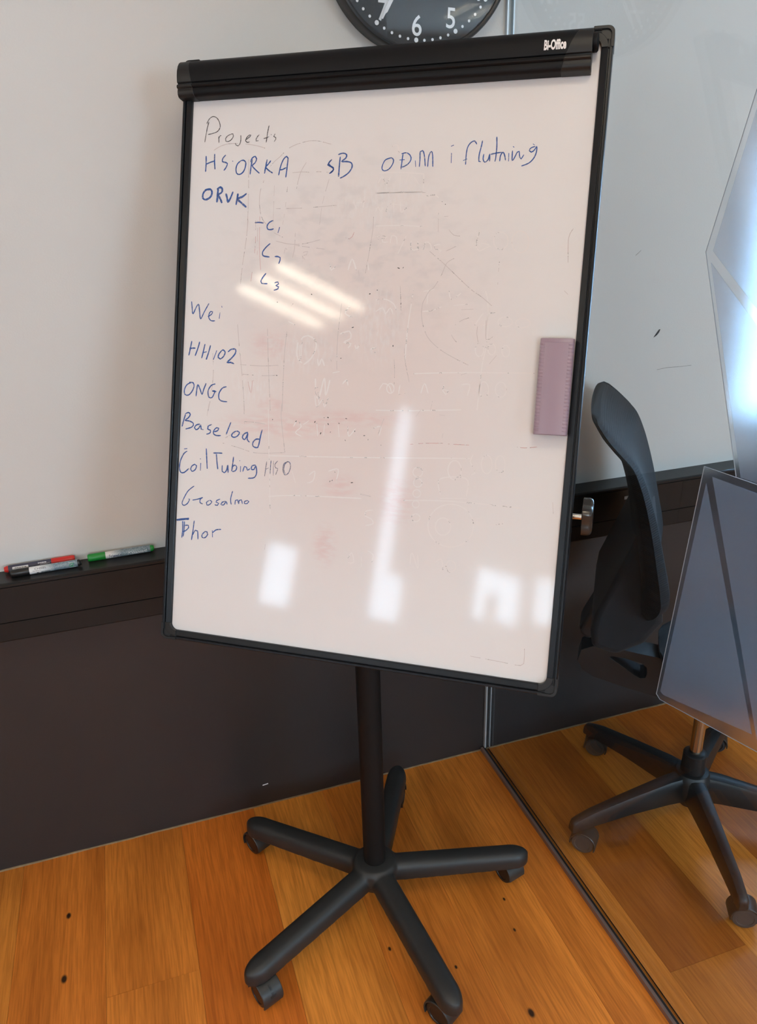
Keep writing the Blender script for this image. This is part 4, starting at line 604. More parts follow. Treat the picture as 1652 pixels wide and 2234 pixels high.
bm = bmesh.new(); box(bm, -HW+.006, HW-.006, -HH+.006, HH-.006, -0.013, 0.0)
panel = obj('whiteboard_panel', bm, M['board'], easel, matrix=BM)
WLAB = {'Projects': 'thin black handwritten heading', 'HSO': 'faded handwritten addition'}
names = {'black': 'handwritten_heading', 'blue': 'handwritten_line', 'fade': 'handwritten_line'}
for txt, ink_name, w, strokes in DATA['writing']:
    bm = bmesh.new()
    for s in strokes: ribbon(bm, [(a*1e-4, b*1e-4) for a, b in s], w*1e-3*0.92, 0.0005, 0.0025)
    o = obj(names[ink_name], bm, M['ink_'+ink_name], panel)
    if txt in WLAB: o['label'] = WLAB[txt]
for kind, h in (('white', 0.00022), ('grey', 0.0003), ('red', 0.00026)):
    bm = bmesh.new()
    for k, w, s in DATA['ghost']:
        if k == kind: ribbon(bm, [(a*1e-4, b*1e-4) for a, b in s], w*1e-3, h, 0.004)
    o = obj('erased_marks', bm, M['ghost_'+kind], panel); o['label'] = 'faint %s traces of wiped writing' % {'white': 'whitish', 'grey': 'grey', 'red': 'red'}[kind]; o['kind'] = 'stuff'
bm = bmesh.new()
rr = random.Random(5)
sp_ = [(a*1e-4, b*1e-4) for a, b in DATA['specks']] + [(rr.uniform(-.16, .06), rr.uniform(-.16, .14)) for _ in range(16)] + [(rr.uniform(-.08, .0), rr.uniform(-.115, -.085)) for _ in range(9)]
for x, y in sp_:
    r = 0.0004+0.0005*rr.random(); a = rr.random()*3; e = 1+2.2*rr.random()
    bm.faces.new([bm.verts.new((x+r*e*math.cos(t)*math.cos(a)-r*math.sin(t)*math.sin(a), y+r*e*math.cos(t)*math.sin(a)+r*math.sin(t)*math.cos(a), 0.0004)) for t in (2*PI*i/7 for i in range(7))])
o = obj('ink_specks', bm, M['speck'], panel); o['kind'] = 'stuff'

# frame rails
RP = [(0.0172, 0.0), (0.0170, 0.0042), (0.0160, 0.0054), (0.0080, 0.0068), (0.0072, 0.0062), (0.0070, 0.0030), (0.0056, 0.0030), (0.0054, 0.0066), (0.0046, 0.0076), (0.0018, 0.0076), (0.0004, 0.0060), (0.0, 0.0040), (0.0, -0.0150), (0.0030, -0.0170), (0.0172, -0.0170)]
def rail(fn, a, b):
    bm = bmesh.new(); prism(bm, RP, fn, a, b); return obj('frame_rail', bm, M['black_alu'], easel, matrix=BM)
rail(lambda p, t: (-HW+p[0], t, p[1]), -HH+.018, HH-.018)
rail(lambda p, t: (HW-p[0], t, p[1]), -HH+.018, HH-.018)
rail(lambda p, t: (t, -HH+p[0], p[1]), -HW+.018, HW-.018)
rail(lambda p, t: (t, HH-p[0], p[1]), -HW+.018, HW-.018)
cp = []
for i in range(7): a = PI + PI/2*i/6; cp.append((0.010+0.010*math.cos(a), 0.010+0.010*math.sin(a)))
cpoly = [(0.0, 0.030)] + cp + [(0.030, 0.0), (0.030, 0.0176)]
for i in range(1, 8): a = 1.5*PI - PI/2*i/8; cpoly.append((0.030+0.0124*math.cos(a), 0.030+0.0124*math.sin(a)))
cpoly += [(0.0176, 0.030)]
for sx, sy in ((-1, -1), (1, -1), (-1, 1), (1, 1)):
    bm = bmesh.new()
    prism(bm, cpoly, lambda p, t: (sx*(HW+.0006-p[0]), sy*(HH+.0006-p[1]), t), -0.0175, 0.0056)
    # raised outer lip and quarter disc
    lip = [(0.0, 0.030)] + cp + [(0.030, 0.0), (0.030, 0.0045), (0.0115, 0.0045)] + [(0.0115+0.007*math.cos(PI*1.5-PI/2*i/4), 0.0115+0.007*math.sin(PI*1.5-PI/2*i/4)) for i in range(1, 4)] + [(0.0045, 0.0115), (0.0045, 0.030)]
    prism(bm, lip, lambda p, t: (sx*(HW+.0006-p[0]), sy*(HH+.0006-p[1]), t), 0.0050, 0.0086)
    q = [(0.030, 0.0176)] + [(0.030+0.0124*math.cos(1.5*PI-PI/2*i/8), 0.030+0.0124*math.sin(1.5*PI-PI/2*i/8)) for i in range(1, 8)] + [(0.0176, 0.030)] + [(0.030+0.0225*math.cos(PI+PI/2*i/8), 0.030+0.0225*math.sin(PI+PI/2*i/8)) for i in range(0, 9)]
    prism(bm, q, lambda p, t: (sx*(HW+.0006-p[0]), sy*(HH+.0006-p[1]), t), 0.0050, 0.0080)
    obj('frame_corner', bm, M['cap'], easel, matrix=BM, bevel=0.0006)
# back sheet and tilt bracket
bm = bmesh.new(); box(bm, -HW+.008, HW-.008, -HH+.008, HH-.008, -0.016, -0.0135); obj('back_sheet', bm, M['cap'], easel, matrix=BM)
bm = bmesh.new()
box(bm, -0.09, 0.09, -0.11, 0.05, -0.024, -0.0162); box(bm, -0.036, -0.029, -0.10, 0.03, -0.085, -0.023); box(bm, 0.029, 0.036, -0.10, 0.03, -0.085, -0.023)
obj('tilt_bracket', bm, M['black'], easel, matrix=BM, bevel=0.002)

bm = bmesh.new(); box(bm, 0.20, 0.335, -0.232, -0.198, -0.062, -0.0162); obj('knob_bracket', bm, M['black'], easel, matrix=BM, bevel=0.002)

# paper clamp bar
CPf = [(.4935, 0), (.4935, .012), (.4915, .0185), (.4880, .0228), (.4820, .0262), (.4740, .0280), (.4660, .0280), (.4575, .0268), (.4560, .0262), (.4552, .0236), (.4537, .0236), (.4528, .0262), (.4512, .0272), (.4490, .0272), (.4478, .0262), (.4470, .0236), (.4455, .0236), (.4430, .0240), (.4385, .0228), (.4355, .0200), (.4345, .0165), (.4345, .0012)]
def clamp_piece(a_of, b_of, grow, prof=CPf):
    bm = bmesh.new()
    A = []; B = []
    cy, cz = 0.464, 0.010
    for v, h in prof:
        k = 1+grow; vv = cy+(v-cy)*k; hh = max(0.0012, cz+(h-cz)*k)
        A.append((a_of(v), vv, hh)); B.append((b_of(v), vv, hh))
    loft(bm, [A, B]); return bm
Lb = lambda v: -0.3325 + (0.4935-v)/0.058*0.0115
Rb = lambda v: 0.306 - (0.4935-v)/0.059*0.026 - 0.004*math.sin((0.4935-v)/0.059*PI)
clamp = obj('paper_clamp', clamp_piece(lambda v: -0.346, lambda v: 0.318, 0.0), M['clamp'], easel, smooth=35, matrix=BM)
bm = clamp_piece(lambda v: -0.3518, Lb, 0.022); o = obj('end_cap', bm, M['cap'], clamp, smooth=35, bevel=0.0008)
bm = clamp_piece(Rb, lambda v: 0.3228, 0.022); o = obj('end_cap', bm, M['cap'], clamp, smooth=35, bevel=0.0008)
bm = bmesh.new(); lathe(bm, [(0.011, 0.320), (0.013, 0.3225), (0.0130, 0.3285), (0.011, 0.3305), (0.004, 0.3312)], 'X', (0, 0.4735, 0.0148), 28); obj('hinge', bm, M['clamp'], clamp, smooth=40)
def on_clamp(u, v):
    pr = CPf
    for (v0, h0), (v1, h1) in zip(pr, pr[1:]):
        if v1 <= v <= v0 and v0 > v1: return (u, v, h0+(h1-h0)*(v0-v)/(v0-v1)+0.0005)
    return (u, v, 0.029)
bm = bmesh.new()
text_bm(bm, 'Bi-Office', 0.0185, lambda x, y: on_clamp(0.2700+x, 0.4680+y), 0.485, 0.00075)
o = obj('lettering', bm, M['white_ink'], clamp); o['label'] = 'small white brand lettering'

# tilt knob on the right side
bm = bmesh.new()
kv, kn = -0.218, -0.040
ringp = []
for i in range(60):
    a = 2*PI*i/60; r = 0.0285+0.0028*math.cos(5*a); ringp.append((math.cos(a)*r, math.sin(a)*r))
def kr(u, s): return [(u, kv+p[0]*s, kn+p[1]*s) for p in ringp]
loft(bm, [kr(0.3645, 0.93), kr(0.3655, 1.0), kr(0.3755, 1.0), kr(0.3790, 0.95), kr(0.3812, 0.82), kr(0.3816, 0.5)])
knob = obj('tilt_knob', bm, M['knob'], easel, smooth=38, matrix=BM)
bm = bmesh.new(); lathe(bm, [(0.0045, 0.330), (0.0045, 0.3648)], 'X', (0, kv, kn), 16); obj('shaft', bm, M['steel'], knob, smooth=40)

# pole
bm = bmesh.new(); lathe(bm, [(0.0245, 0.085), (0.0245, 1.158), (0.022, 1.164), (0.01, 1.166)], 'Z', (0, 0, 0), 40)
obj('pole', bm, M['pole'], easel, smooth=40)

# five-star base: hub and legs grown as one skin, then cut into its pieces
A0 = 2.33396
def star_skin(Rt, z_hub, z_tip, wid, hgt, hub_r):
    bm = bmesh.new()
    for k in range(5):
        a = A0 - k*2*PI/5
        ca, sa = math.cos(a), math.sin(a)
        rings = []
        # half-round section, wide base tapering a little to the tip
        stn = [(0.0, 1.0), (0.06, 1.0), (0.5, 0.98), (0.86, 0.95), (0.94, 0.95)] + [(0.94+0.115*math.sin(t), 0.95*max(0.02, math.cos(t))) for t in (0.35, 0.7, 1.0, 1.25, 1.45)]
        for q, sc in stn:
            r = Rt*q; zt = z_hub+(z_tip-z_hub)*min(q, 1.0); w = wid*sc; h = hgt*(1-0.12*min(q, 1)); cap = 1 if q <= 0.94 else max(0.25, sc/0.95)
            ring = []
            for i in range(13):
                t = PI*i/12
                x = w*math.copysign(abs(math.cos(t))**0.72, math.cos(t)); zz = (zt-h) + h*(abs(math.sin(t))**0.62)*(0.55+0.45*cap)
                ring.append((ca*r - sa*x, sa*r + ca*x, zz))
            ring.append((ca*r + sa*w*0.96, sa*r - ca*w*0.96, zt-h-0.004)); ring.append((ca*r - sa*w*0.96*-1*-1, sa*r + ca*w*0.96, zt-h-0.004))
            rings.append(ring)
        loft(bm, rings)
    lathe(bm, [(0.030, z_hub-0.062), (hub_r*0.8, z_hub-0.060), (hub_r*1.02, z_hub-0.03), (hub_r, z_hub-0.008), (hub_r*0.86, z_hub+0.001), (hub_r*0.5, z_hub+0.004), (0.004, z_hub+0.004)], 'Z', (0, 0, 0), 48)
    bmesh.ops.recalc_face_normals(bm, faces=bm.faces)
    me = bpy.data.meshes.new('skin'); bm.to_mesh(me); bm.free()
    o = bpy.data.objects.new('skin', me); COL.objects.link(o)
    md = o.modifiers.new('r', 'REMESH'); md.mode = 'VOXEL'; md.voxel_size = 0.0028
    ms = o.modifiers.new('s', 'SMOOTH'); ms.iterations = 9; ms.factor = 0.5
    dg = bpy.context.evaluated_depsgraph_get(); ev = bpy.data.meshes.new_from_object(o.evaluated_get(dg))
    bpy.data.objects.remove(o); bpy.data.meshes.remove(me)
    return ev

skin = star_skin(0.335, 0.123, 0.097, 0.0265, 0.040, 0.050)
nor = [tuple(v.normal) for v in skin.vertices]; co = [tuple(v.co) for v in skin.vertices]
groups = [[] for _ in range(6)]
for p in skin.polygons:
    c = p.center; r = math.hypot(c.x, c.y)
    if r < 0.082: groups[5].append(tuple(p.vertices)); continue
    k = round((A0-math.atan2(c.y, c.x))/(2*PI/5)) % 5
    groups[k].append(tuple(p.vertices))
def piece(name, polys, m, parent):
    ids = sorted({i for p in polys for i in p}); ix = {i: j for j, i in enumerate(ids)}
    me = bpy.data.meshes.new(name); me.from_pydata([co[i] for i in ids], [], [[ix[i] for i in p] for p in polys]); me.materials.append(m)
    me.polygons.foreach_set('use_smooth', [True]*len(me.polygons)); me.update()
    me.normals_split_custom_set_from_vertices([nor[i] for i in ids])
    return link(name, me, parent)
piece('hub', groups[5], M['base'], easel)

def make_caster(parent, x, y, ang, zc=0.0285, R=0.0282, hood=True, mt='caster', brake=False):
    """twin-wheel caster: two wheels as sub-shape of one caster mesh, hood over them; ang = rolling direction"""
    bm = bmesh.new()
    cx, cy = x-0.013*math.cos(ang), y-0.013*math.sin(ang)
    ex = Vector((math.cos(ang), math.sin(ang), 0)); ey = Vector((-math.sin(ang), math.cos(ang), 0))
    def P(a, b, z): v = Vector((cx, cy, 0))+ex*a+ey*b; return (v.x, v.y, z)
    for s in (-1, 1):
        rings = []
        for r, b in ((R*0.55, 0.0045), (R*0.93, 0.005), (R, 0.0075), (R, 0.0165), (R*0.93, 0.0195), (R*0.70, 0.0205), (R*0.66, 0.0190), (R*0.2, 0.0190)):
            rings.append([P(r*math.cos(t), s*b, zc+r*math.sin(t)) for t in (2*PI*i/32 for i in range(32))])
        loft(bm, rings)
    # hood arching over the wheels, and stem up to the leg
    out_, in_ = R+0.0032, R+0.0010
    t0, t1 = math.radians(-8), math.radians(205)
    top = [P(out_*math.cos(t0+(t1-t0)*i/20), -0.0225, zc+out_*math.sin(t0+(t1-t0)*i/20)) for i in range(21)]
    rings = []
    for b, o2 in ((-0.0225, 0.0), (-0.021, 0.0012), (0.021, 0.0012), (0.0225, 0.0)):
        rings.append([P((out_+o2)*math.cos(t0+(t1-t0)*i/20), b, zc+(out_+o2)*math.sin(t0+(t1-t0)*i/20)) for i in range(21)] + [P(in_*math.cos(t0+(t1-t0)*i/20), b, zc+in_*math.sin(t0+(t1-t0)*i/20)) for i in range(20, -1, -1)])
    nb = len(bm.faces)
    loft(bm, rings, mi=1)
    rings = [[(x+r*math.cos(t), y+r*math.sin(t), z) for t in (2*PI*i/20 for i in range(20))] for r, z in ((0.009, zc+0.018), (0.011, zc+R+0.002), (0.0085, zc+R+0.006), (0.0085, zc+R+0.026))]
    loft(bm, rings, mi=1)
    if brake:
        box_pts = []
        for a, b, z in ((R+0.002, -0.006, zc+0.004), (R+0.012, -0.006, zc+0.001), (R+0.012, 0.006, zc+0.001), (R+0.002, 0.006, zc+0.004)):
            box_pts.append((a, b, z))
        loft(bm, [[P(a, b, z) for a, b, z in box_pts], [P(a, b, z+0.004) for a, b, z in box_pts]], mi=0)
        for ta, tb, hb in ((118, 140, 0.0022), (146, 166, 0.0022), (158, 166, 0.0065)):
            arc = [math.radians(ta+(tb-ta)*i/4) for i in range(5)]
            loft(bm, [[P((out_+o2)*math.cos(t), s*hb, zc+(out_+o2)*math.sin(t)) for s, o2 in ((-1, 0.0005), (1, 0.0005), (1, 0.0018), (-1, 0.0018))] for t in arc], mi=0)
    return obj('caster', bm, [M[mt], M['caster_hood']], parent, smooth=35)
dirs = [math.radians(-62), math.radians(60), math.radians(-75), math.radians(-60), math.radians(112)]
for k in range(5):
    leg = piece('leg', groups[k], M['base'], easel)
    a = A0 - k*2*PI/5
    make_caster(leg, 0.318*math.cos(a), 0.318*math.sin(a), dirs[k], R=0.0272, zc=0.0275, brake=(k == 4))

# ------------------------------------------------------------------ magnetic eraser on the board
er = empty('whiteboard_eraser', (0, 0, 0), 0, 'mauve magnetic eraser with notched long edges stuck on the whiteboard near its right rail', 'eraser')
er.matrix_world = Matrix.Translation(bc) @ Matrix(((bx.x, bz.x, bn.x), (bx.y, bz.y, bn.y), (bx.z, bz.z, bn.z))).to_4x4() @ Matrix.Translation((0.3085, -0.0215, 0.0085)) @ Matrix.Rotation(math.radians(0.2), 4, 'Z')
hw, hh = 0.0252, 0.0722
bm = bmesh.new()
prof = [(-hw, 0.004), (-hw, 0.011), (-hw+0.0018, 0.0145), (-hw+0.005, 0.0158), (0, 0.0168), (hw-0.005, 0.0158), (hw-0.0018, 0.0145), (hw, 0.011), (hw, 0.004)]
def erow(v, k, dz): return [(x*k, v, z-dz if z > 0.005 else z) for x, z in prof]
loft(bm, [erow(-hh, 0.99, 0.002), erow(-hh+0.0012, 1, 0.0004), erow(-hh+0.006, 1, 0), erow(hh-0.007, 1, 0), erow(hh-0.0055, 1, 0.0012), erow(hh-0.001, 1, 0.0018), erow(hh, 0.99, 0.0035)])
body = obj('body', bm, M['eraser'], er, smooth=30)
for s in (-1, 1):
    nt = bmesh.new()
    for i in range(25):
        v = -hh+0.0075 + i*0.00535
        rings = []
        for t in (0, 1):
            pass
        # raised thumb rib: half pill lying across the edge
        pill = [(-0.0018, 0.0), (-0.0013, 0.0009), (0.0, 0.0013), (0.0013, 0.0009), (0.0018, 0.0)]
        st = [(hw+0.0004, 0.0060), (hw+0.0003, 0.0112), (hw-0.0016, 0.0146), (hw-0.0050, 0.0159), (hw-0.0078, 0.0161)]
        nr = [(1, 0.05), (1, 0.2), (0.75, 0.7), (0.25, 1.0), (0.05, 0.6)]
        R_ = []
        for (x, z), (nx, nz) in zip(st, nr):
            R_.append([(s*(x+h*nx*0.10-0.0006*(nx > 0.9)), v+d, z+h*nz*0.5) for d, h in pill])
        loft(nt, R_, True, False)
    obj('grip_ribs', nt, M['eraser'], er, smooth=60)
bm = bmesh.new(); box(bm, -hw+0.001, hw-0.001, -hh+0.001, hh-0.001, -0.0080, 0.0045); obj('felt_pad', bm, M['felt'], er, bevel=0.001)

# ------------------------------------------------------------------ markers on the trunking
def marker(name, p0, p1, label, capmat, labmat, cap_left, L0=0.138, R=0.0082):
    d = Vector((p1[0]-p0[0], p1[1]-p0[1], 0)); L = d.length; rz = math.atan2(d.y, d.x)
    r = empty(name, (p0[0], p0[1], TZ1), rz, label, 'marker pen'); r['group'] = 'marker pens on the trunking'
    c = (0, 0, R+0.0002)
    bm = bmesh.new()
    if cap_left: a, b, ce, pe = 0.036, L-0.008, 0.0, L
    else: a, b, ce, pe = 0.008, L-0.046, L, 0.0
    lathe(bm, [(R*0.9, a), (R*0.94, a+0.001), (R*0.94, b-0.001), (R*0.9, b)], 'X', c, 32)
    barrel = obj('barrel', bm, labmat, r, smooth=40)
    bm = bmesh.new()
    if cap_left: prof = [(R*0.80, 0.0), (R*0.93, 0.0012), (R, 0.004), (R, 0.0345), (R*0.96, 0.0362)]
    else: prof = [(R*0.96, L-0.0462), (R, L-0.0445), (R, L-0.004), (R*0.93, L-0.0012), (R*0.80, L)]
    lathe(bm, prof, 'X', c, 32); obj('cap', bm, capmat, r, smooth=40)
    bm = bmesh.new()
    if cap_left: prof = [(R*0.86, L-0.0082), (R*0.86, L-0.004), (R*0.70, L-0.0025), (R*0.66, L)]
    else: prof = [(R*0.66, 0.0), (R*0.74, 0.0025), (R*0.86, 0.004), (R*0.86, 0.0082)]
    lathe(bm, prof, 'X', c, 32); obj('end_plug', bm, capmat, r, smooth=40)
    def wrap(x, y, off=0.00025):      # text at height y measured round the barrel from its camera-facing side
        rr_ = R*0.94+off; th = y/rr_
        return (x, -rr_*math.cos(th), R+0.0002+rr_*math.sin(th))
    return r, barrel, wrap
# red marker leaning at the wall, cap to the right
r, br, wr = marker('marker_pen', (-1.119, -0.0115), (-0.981, -0.0090), 'red capped marker with navy label behind the black marker', M['red'], M['label_navy'], False)
bm = bmesh.new()
prism(bm, [(x, y) for x, y in ((0.017, 0.0005), (0.046, 0.0005), (0.047, 0.0015), (0.047, 0.0050), (0.046, 0.0060), (0.017, 0.0060), (0.016, 0.0050), (0.016, 0.0015))], lambda p, t: wr(p[0], p[1], t), 0.0001, 0.0003)
obj('white_sticker', bm, M['pale_ink'], br)
def fine_print(bm, x0, x1, y, h, seed, off=0.0004):      # print too small to read in the photograph: a row of short strokes
    rr = random.Random(seed); x = x0
    while x < x1:
        w = h*(0.25+0.5*rr.random()); k = h*(0.5+0.5*rr.random())
        prism(bm, [(x, y-k/2), (x+w, y-k/2), (x+w, y+k/2), (x, y+k/2)], lambda p, t: wr(p[0], p[1], t), off, off+0.0001); x += w+h*(0.25+0.5*(rr.random() > 0.8))
bm = bmesh.new(); fine_print(bm, 0.0195, 0.0435, 0.0033, 0.0020, 4); obj('fine_print', bm, M['ink_dark'], br)
bm = bmesh.new(); fine_print(bm, 0.066, 0.084, 0.0062, 0.0030, 8, 0.0002); fine_print(bm, 0.070, 0.088, 0.0030, 0.0016, 9, 0.0002); obj('fine_print', bm, M['pale_ink'], br)
# black marker in front
r, br, wr = marker('marker_pen', (-1.105, -0.0375), (-0.967, -0.0335), 'black capped marker with green leaf mark on its label, in front of the red marker', M['markblack'], M['label_black'], True)
bm = bmesh.new()
text_bm(bm, 'CHISEL', 0.0060, lambda x, y: wr(0.058+x, 0.0050+y), 1.25, 0.0); fine_print(bm, 0.043, 0.058, 0.0012, 0.0014, 6, 0.0002)
rr = random.Random(2); xx = 0.050
for i in range(15):
    w = 0.0005+0.0008*rr.random(); 
    if i == 3: xx += 0.003
    prism(bm, [(xx, -0.0062), (xx+w, -0.0062), (xx+w, -0.0025), (xx, -0.0025)], lambda p, t: wr(p[0], p[1], t), 0.0001, 0.0003); xx += w+0.0006
obj('lettering', bm, M['ink_dark'], br)
bm = bmesh.new(); prism(bm, [(0.1125, -0.005), (0.126, -0.005), (0.126, 0.0065), (0.1125, 0.0065)], lambda p, t: wr(p[0], p[1], t), 0.0001, 0.0003); obj('white_sticker', bm, M['pale_ink'], br)
bm = bmesh.new()
ring_o = [(0.1192+0.0050*math.cos(t), 0.0008+0.0050*math.sin(t)) for t in [math.radians(45+290*i/20) for i in range(21)]]
ring_i = [(0.1192+0.0038*math.cos(t), 0.0008+0.0038*math.sin(t)) for t in [math.radians(335-290*i/20) for i in range(21)]]
V = [bm.verts.new(wr(x, y, 0.0005)) for x, y in ring_o]; W = [bm.verts.new(wr(x, y, 0.0005)) for x, y in reversed(ring_i)]
for i in range(20): bm.faces.new((V[i], V[i+1], W[i+1], W[i]))
bm.faces.new([bm.verts.new(wr(x, y, 0.0005)) for x, y in ((0.1165, -0.0005), (0.1185, -0.0028), (0.1215, -0.0005), (0.1232, 0.0045), (0.1195, 0.0018))])
obj('leaf_emblem', bm, M['eco_green'], br)
# green marker
r, br, wr = marker('marker_pen', (-0.955, -0.0175), (-0.818, -0.0150), 'green capped marker with white and grey blue label, nearest the whiteboard', M['green'], M['label_green'], True)
bm = bmesh.new(); text_bm(bm, 'Friendly', 0.0105, lambda x, y: wr(0.056+x, -0.0012+y), 0.80, 0.0001)
obj('lettering', bm, M['ink_navy'], br)
bm = bmesh.new(); text_bm(bm, 'Whiteboard', 0.0105, lambda x, y: wr(0.101+x, -0.0008+y), 0.80, 0.0001)
obj('lettering', bm, M['pale_ink'], br)

# ------------------------------------------------------------------ wall clock
CKX, CKZ, CKR = -0.193, 1.918, 0.1855
ck = empty('wall_clock', (CKX, 0, CKZ), 0, 'round black wall clock with white numerals, partly hidden behind the whiteboard', 'clock')
rot = math.radians(3.5)
def dial(r, deg): a = math.radians(deg)+rot; return (r*math.sin(a), r*math.cos(a))
bm = bmesh.new(); lathe(bm, [(0.10, -0.0), (CKR-0.002, -0.001), (CKR, -0.004), (CKR, -0.040), (CKR-0.002, -0.0435), (CKR-0.005, -0.0445), (CKR-0.0085, -0.0430), (CKR-0.0095, -0.0285), (0.004, -0.0285)], 'Y', (0, 0, 0), 96)
obj('case', bm, M['clock_case'], ck, smooth=40)
bm = bmesh.new(); lathe(bm, [(0.004, -0.0286), (CKR-0.0097, -0.0286), (CKR-0.0097, -0.0292), (0.004, -0.0292)], 'Y', (0, 0, 0), 96)
dl = obj('dial', bm, M['dial'], ck)
bm = bmesh.new()
for i in range(60):
    cx, cz = dial(0.1605, i*6); r = 0.0042 if i % 5 == 0 else 0.0026
    bm.faces.new([bm.verts.new((cx+r*math.cos(t), -0.0295, cz+r*math.sin(t))) for t in (2*PI*j/16 for j in range(16))])
o = obj('minute_dots', bm, M['pale_ink'], dl); o['kind'] = 'stuff'
for h in range(1, 13):
    bm = bmesh.new(); cx, cz = dial(0.1385, h*30)
    c_, s_ = math.cos(rot), math.sin(rot)
    text_bm(bm, str(h), 0.0490, lambda x, y: (cx+x*c_+y*s_, -0.0296, cz-x*s_+y*c_), 0.92, 0.0004)
    obj('numeral', bm, M['pale_ink'], dl)
def hand(name, deg, L, w, y, tipw):
    bm = bmesh.new(); a = math.radians(deg)
    fn = lambda p, t: (p[1]*math.sin(a)+p[0]*math.cos(a), t, p[1]*math.cos(a)-p[0]*math.sin(a))
    prism(bm, [(-w, -0.03), (w, -0.03), (w, L-0.014), (tipw, L-0.011), (tipw, L), (-tipw, L), (-tipw, L-0.011), (-w, L-0.014)], fn, y, y-0.001)
    return obj(name, bm, M['pale_ink'], ck)
hand('minute_hand', 211.8, 0.150, 0.0036, -0.0325, 0.0018)
hand('hour_hand', 318, 0.10, 0.0045, -0.0310, 0.003)
bm = bmesh.new(); lathe(bm, [(0.004, -0.0296), (0.008, -0.0297), (0.008, -0.0345), (0.003, -0.0352)], 'Y', (0, 0, 0), 24); obj('hub', bm, M['pale_ink'], ck)
bm = bmesh.new(); lathe(bm, [(0.004, -0.0375), (CKR-0.0095, -0.0375), (CKR-0.0095, -0.0390), (0.004, -0.0390)], 'Y', (0, 0, 0), 64); obj('glass_cover', bm, M['clock_glass'], ck)

# scuffs on the wall beyond the glass
bm = bmesh.new()
for s, w in (([(0.434, 1.142), (0.441, 1.148), (0.447, 1.156)], 0.0055), ):
    P = [Vector(p) for p in s]; V = []
    pts = [(0.432, 1.139), (0.440, 1.1435), (0.446, 1.150), (0.449, 1.158), (0.4455, 1.157), (0.439, 1.149)]
    prism(bm, pts, fnB, 0.0, -0.0012)
tag(obj('wall_speck', bm, M['wall_speck']), 'small black speck on the pale wall right of the whiteboard, beyond the glass', 'mark')
for pts, w, lab in (([(0.357, 1.336), (0.364, 1.341), (0.371, 1.347)], 0.0012, 'short grey dash on the pale wall beyond the glass, above the small black speck'), ([(0.452, 1.0565), (0.48, 1.0590), (0.52, 1.0580), (0.556, 1.0582)], 0.0009, 'long faint scuff line on the pale wall, above the office chair backrest')):
    bm = bmesh.new()
    V = [(bm.verts.new((x, -0.0006, z-w/2)), bm.verts.new((x, -0.0006, z+w/2))) for x, z in pts]
    for (a, b), (c, d) in zip(V, V[1:]): bm.faces.new((a, c, d, b))
    tag(obj('wall_scuff', bm, M['scuff']), lab, 'mark')

bm = bmesh.new()
for (x0, z0), (x1, z1), w in [((-0.637, 0.0643), (-0.6223, 0.0659), 0.0015)]:
    bm.faces.new([bm.verts.new(p) for p in ((x0, -0.0006, z0-w), (x1, -0.0006, z1-w), (x1, -0.0006, z1+w), (x0, -0.0006, z0+w))])
tag(obj('wall_chip', bm, M['pale_ink']), 'small whitish chip on the dark wall left of the easel pole', 'mark')

# ------------------------------------------------------------------ frosted window film on the partition
def film(name, label, outline, facets, edge):
    r = empty(name, (0, 0, 0), 0, label, 'window film')
    bm = bmesh.new(); prism(bm, outline, fnL, GX0-0.0004, GX0-0.0002); e = obj('film_sheet', bm, M['film_edge'], r)
    for f in facets:
        bm = bmesh.new(); prism(bm, f, fnL, GX0-0.0009, GX0-0.0006); obj('film_facet', bm, M['film'], r)
    bm = bmesh.new()
    P = [Vector(p) for p in outline]
    for i in range(edge[0], edge[1]):
        a, b = P[i], P[i+1]; d = (b-a).normalized(); nn = Vector((-d.y, d.x))*0.0003
        prism(bm, [tuple(a-nn), tuple(b-nn), tuple(b+nn), tuple(a+nn)], fnL, GX0-0.0012, GX0-0.0001)
    obj('film_edge', bm, M['silver_film'], r)
M['silver_film'] = mat('film_cut_edge', (0.30, 0.34, 0.38), 0.5)
film('window_film', 'upper frosted angular film on the glass partition, above the dark trunking',
     [(-1.30, 1.121), (-0.826, 1.0968), (-0.784, 1.0938), (-0.6605, 1.399), (-0.718, 1.604), (-0.84, 2.04), (-1.30, 2.04)],
     [[(-1.30, 1.30), (-0.795, 1.318), (-0.675, 1.401), (-0.729, 1.605), (-0.85, 2.03), (-1.30, 2.03)], [(-1.30, 1.275), (-0.785, 1.306), (-0.674, 1.385), (-0.793, 1.0955), (-0.826, 1.098), (-1.30, 1.122)]], (2, 5))
film('window_film', 'lower frosted angular film on the glass partition, in front of the office chair',
     [(-1.30, 0.82), (-0.912, 0.694), (-0.688, 0.638), (-0.677, 0.643), (-0.717, 1.0885), (-0.826, 1.0955), (-1.30, 1.12)],
     [[(-0.895, 0.715), (-0.694, 0.652), (-0.686, 0.655), (-0.726, 1.065)], [(-1.30, 0.835), (-0.908, 0.708), (-0.737, 1.078), (-0.826, 1.083), (-1.30, 1.108)]], (0, 5))

# ------------------------------------------------------------------ office chair beyond the glass
CHX, CHY = 0.370, -0.409
PHI = math.radians(125)                      # heading, clockwise from +y
ch = empty('office_chair', (CHX, CHY, 0), PI/2-PHI, 'dark grey high-backed office chair seen through the glass partition', 'chair')
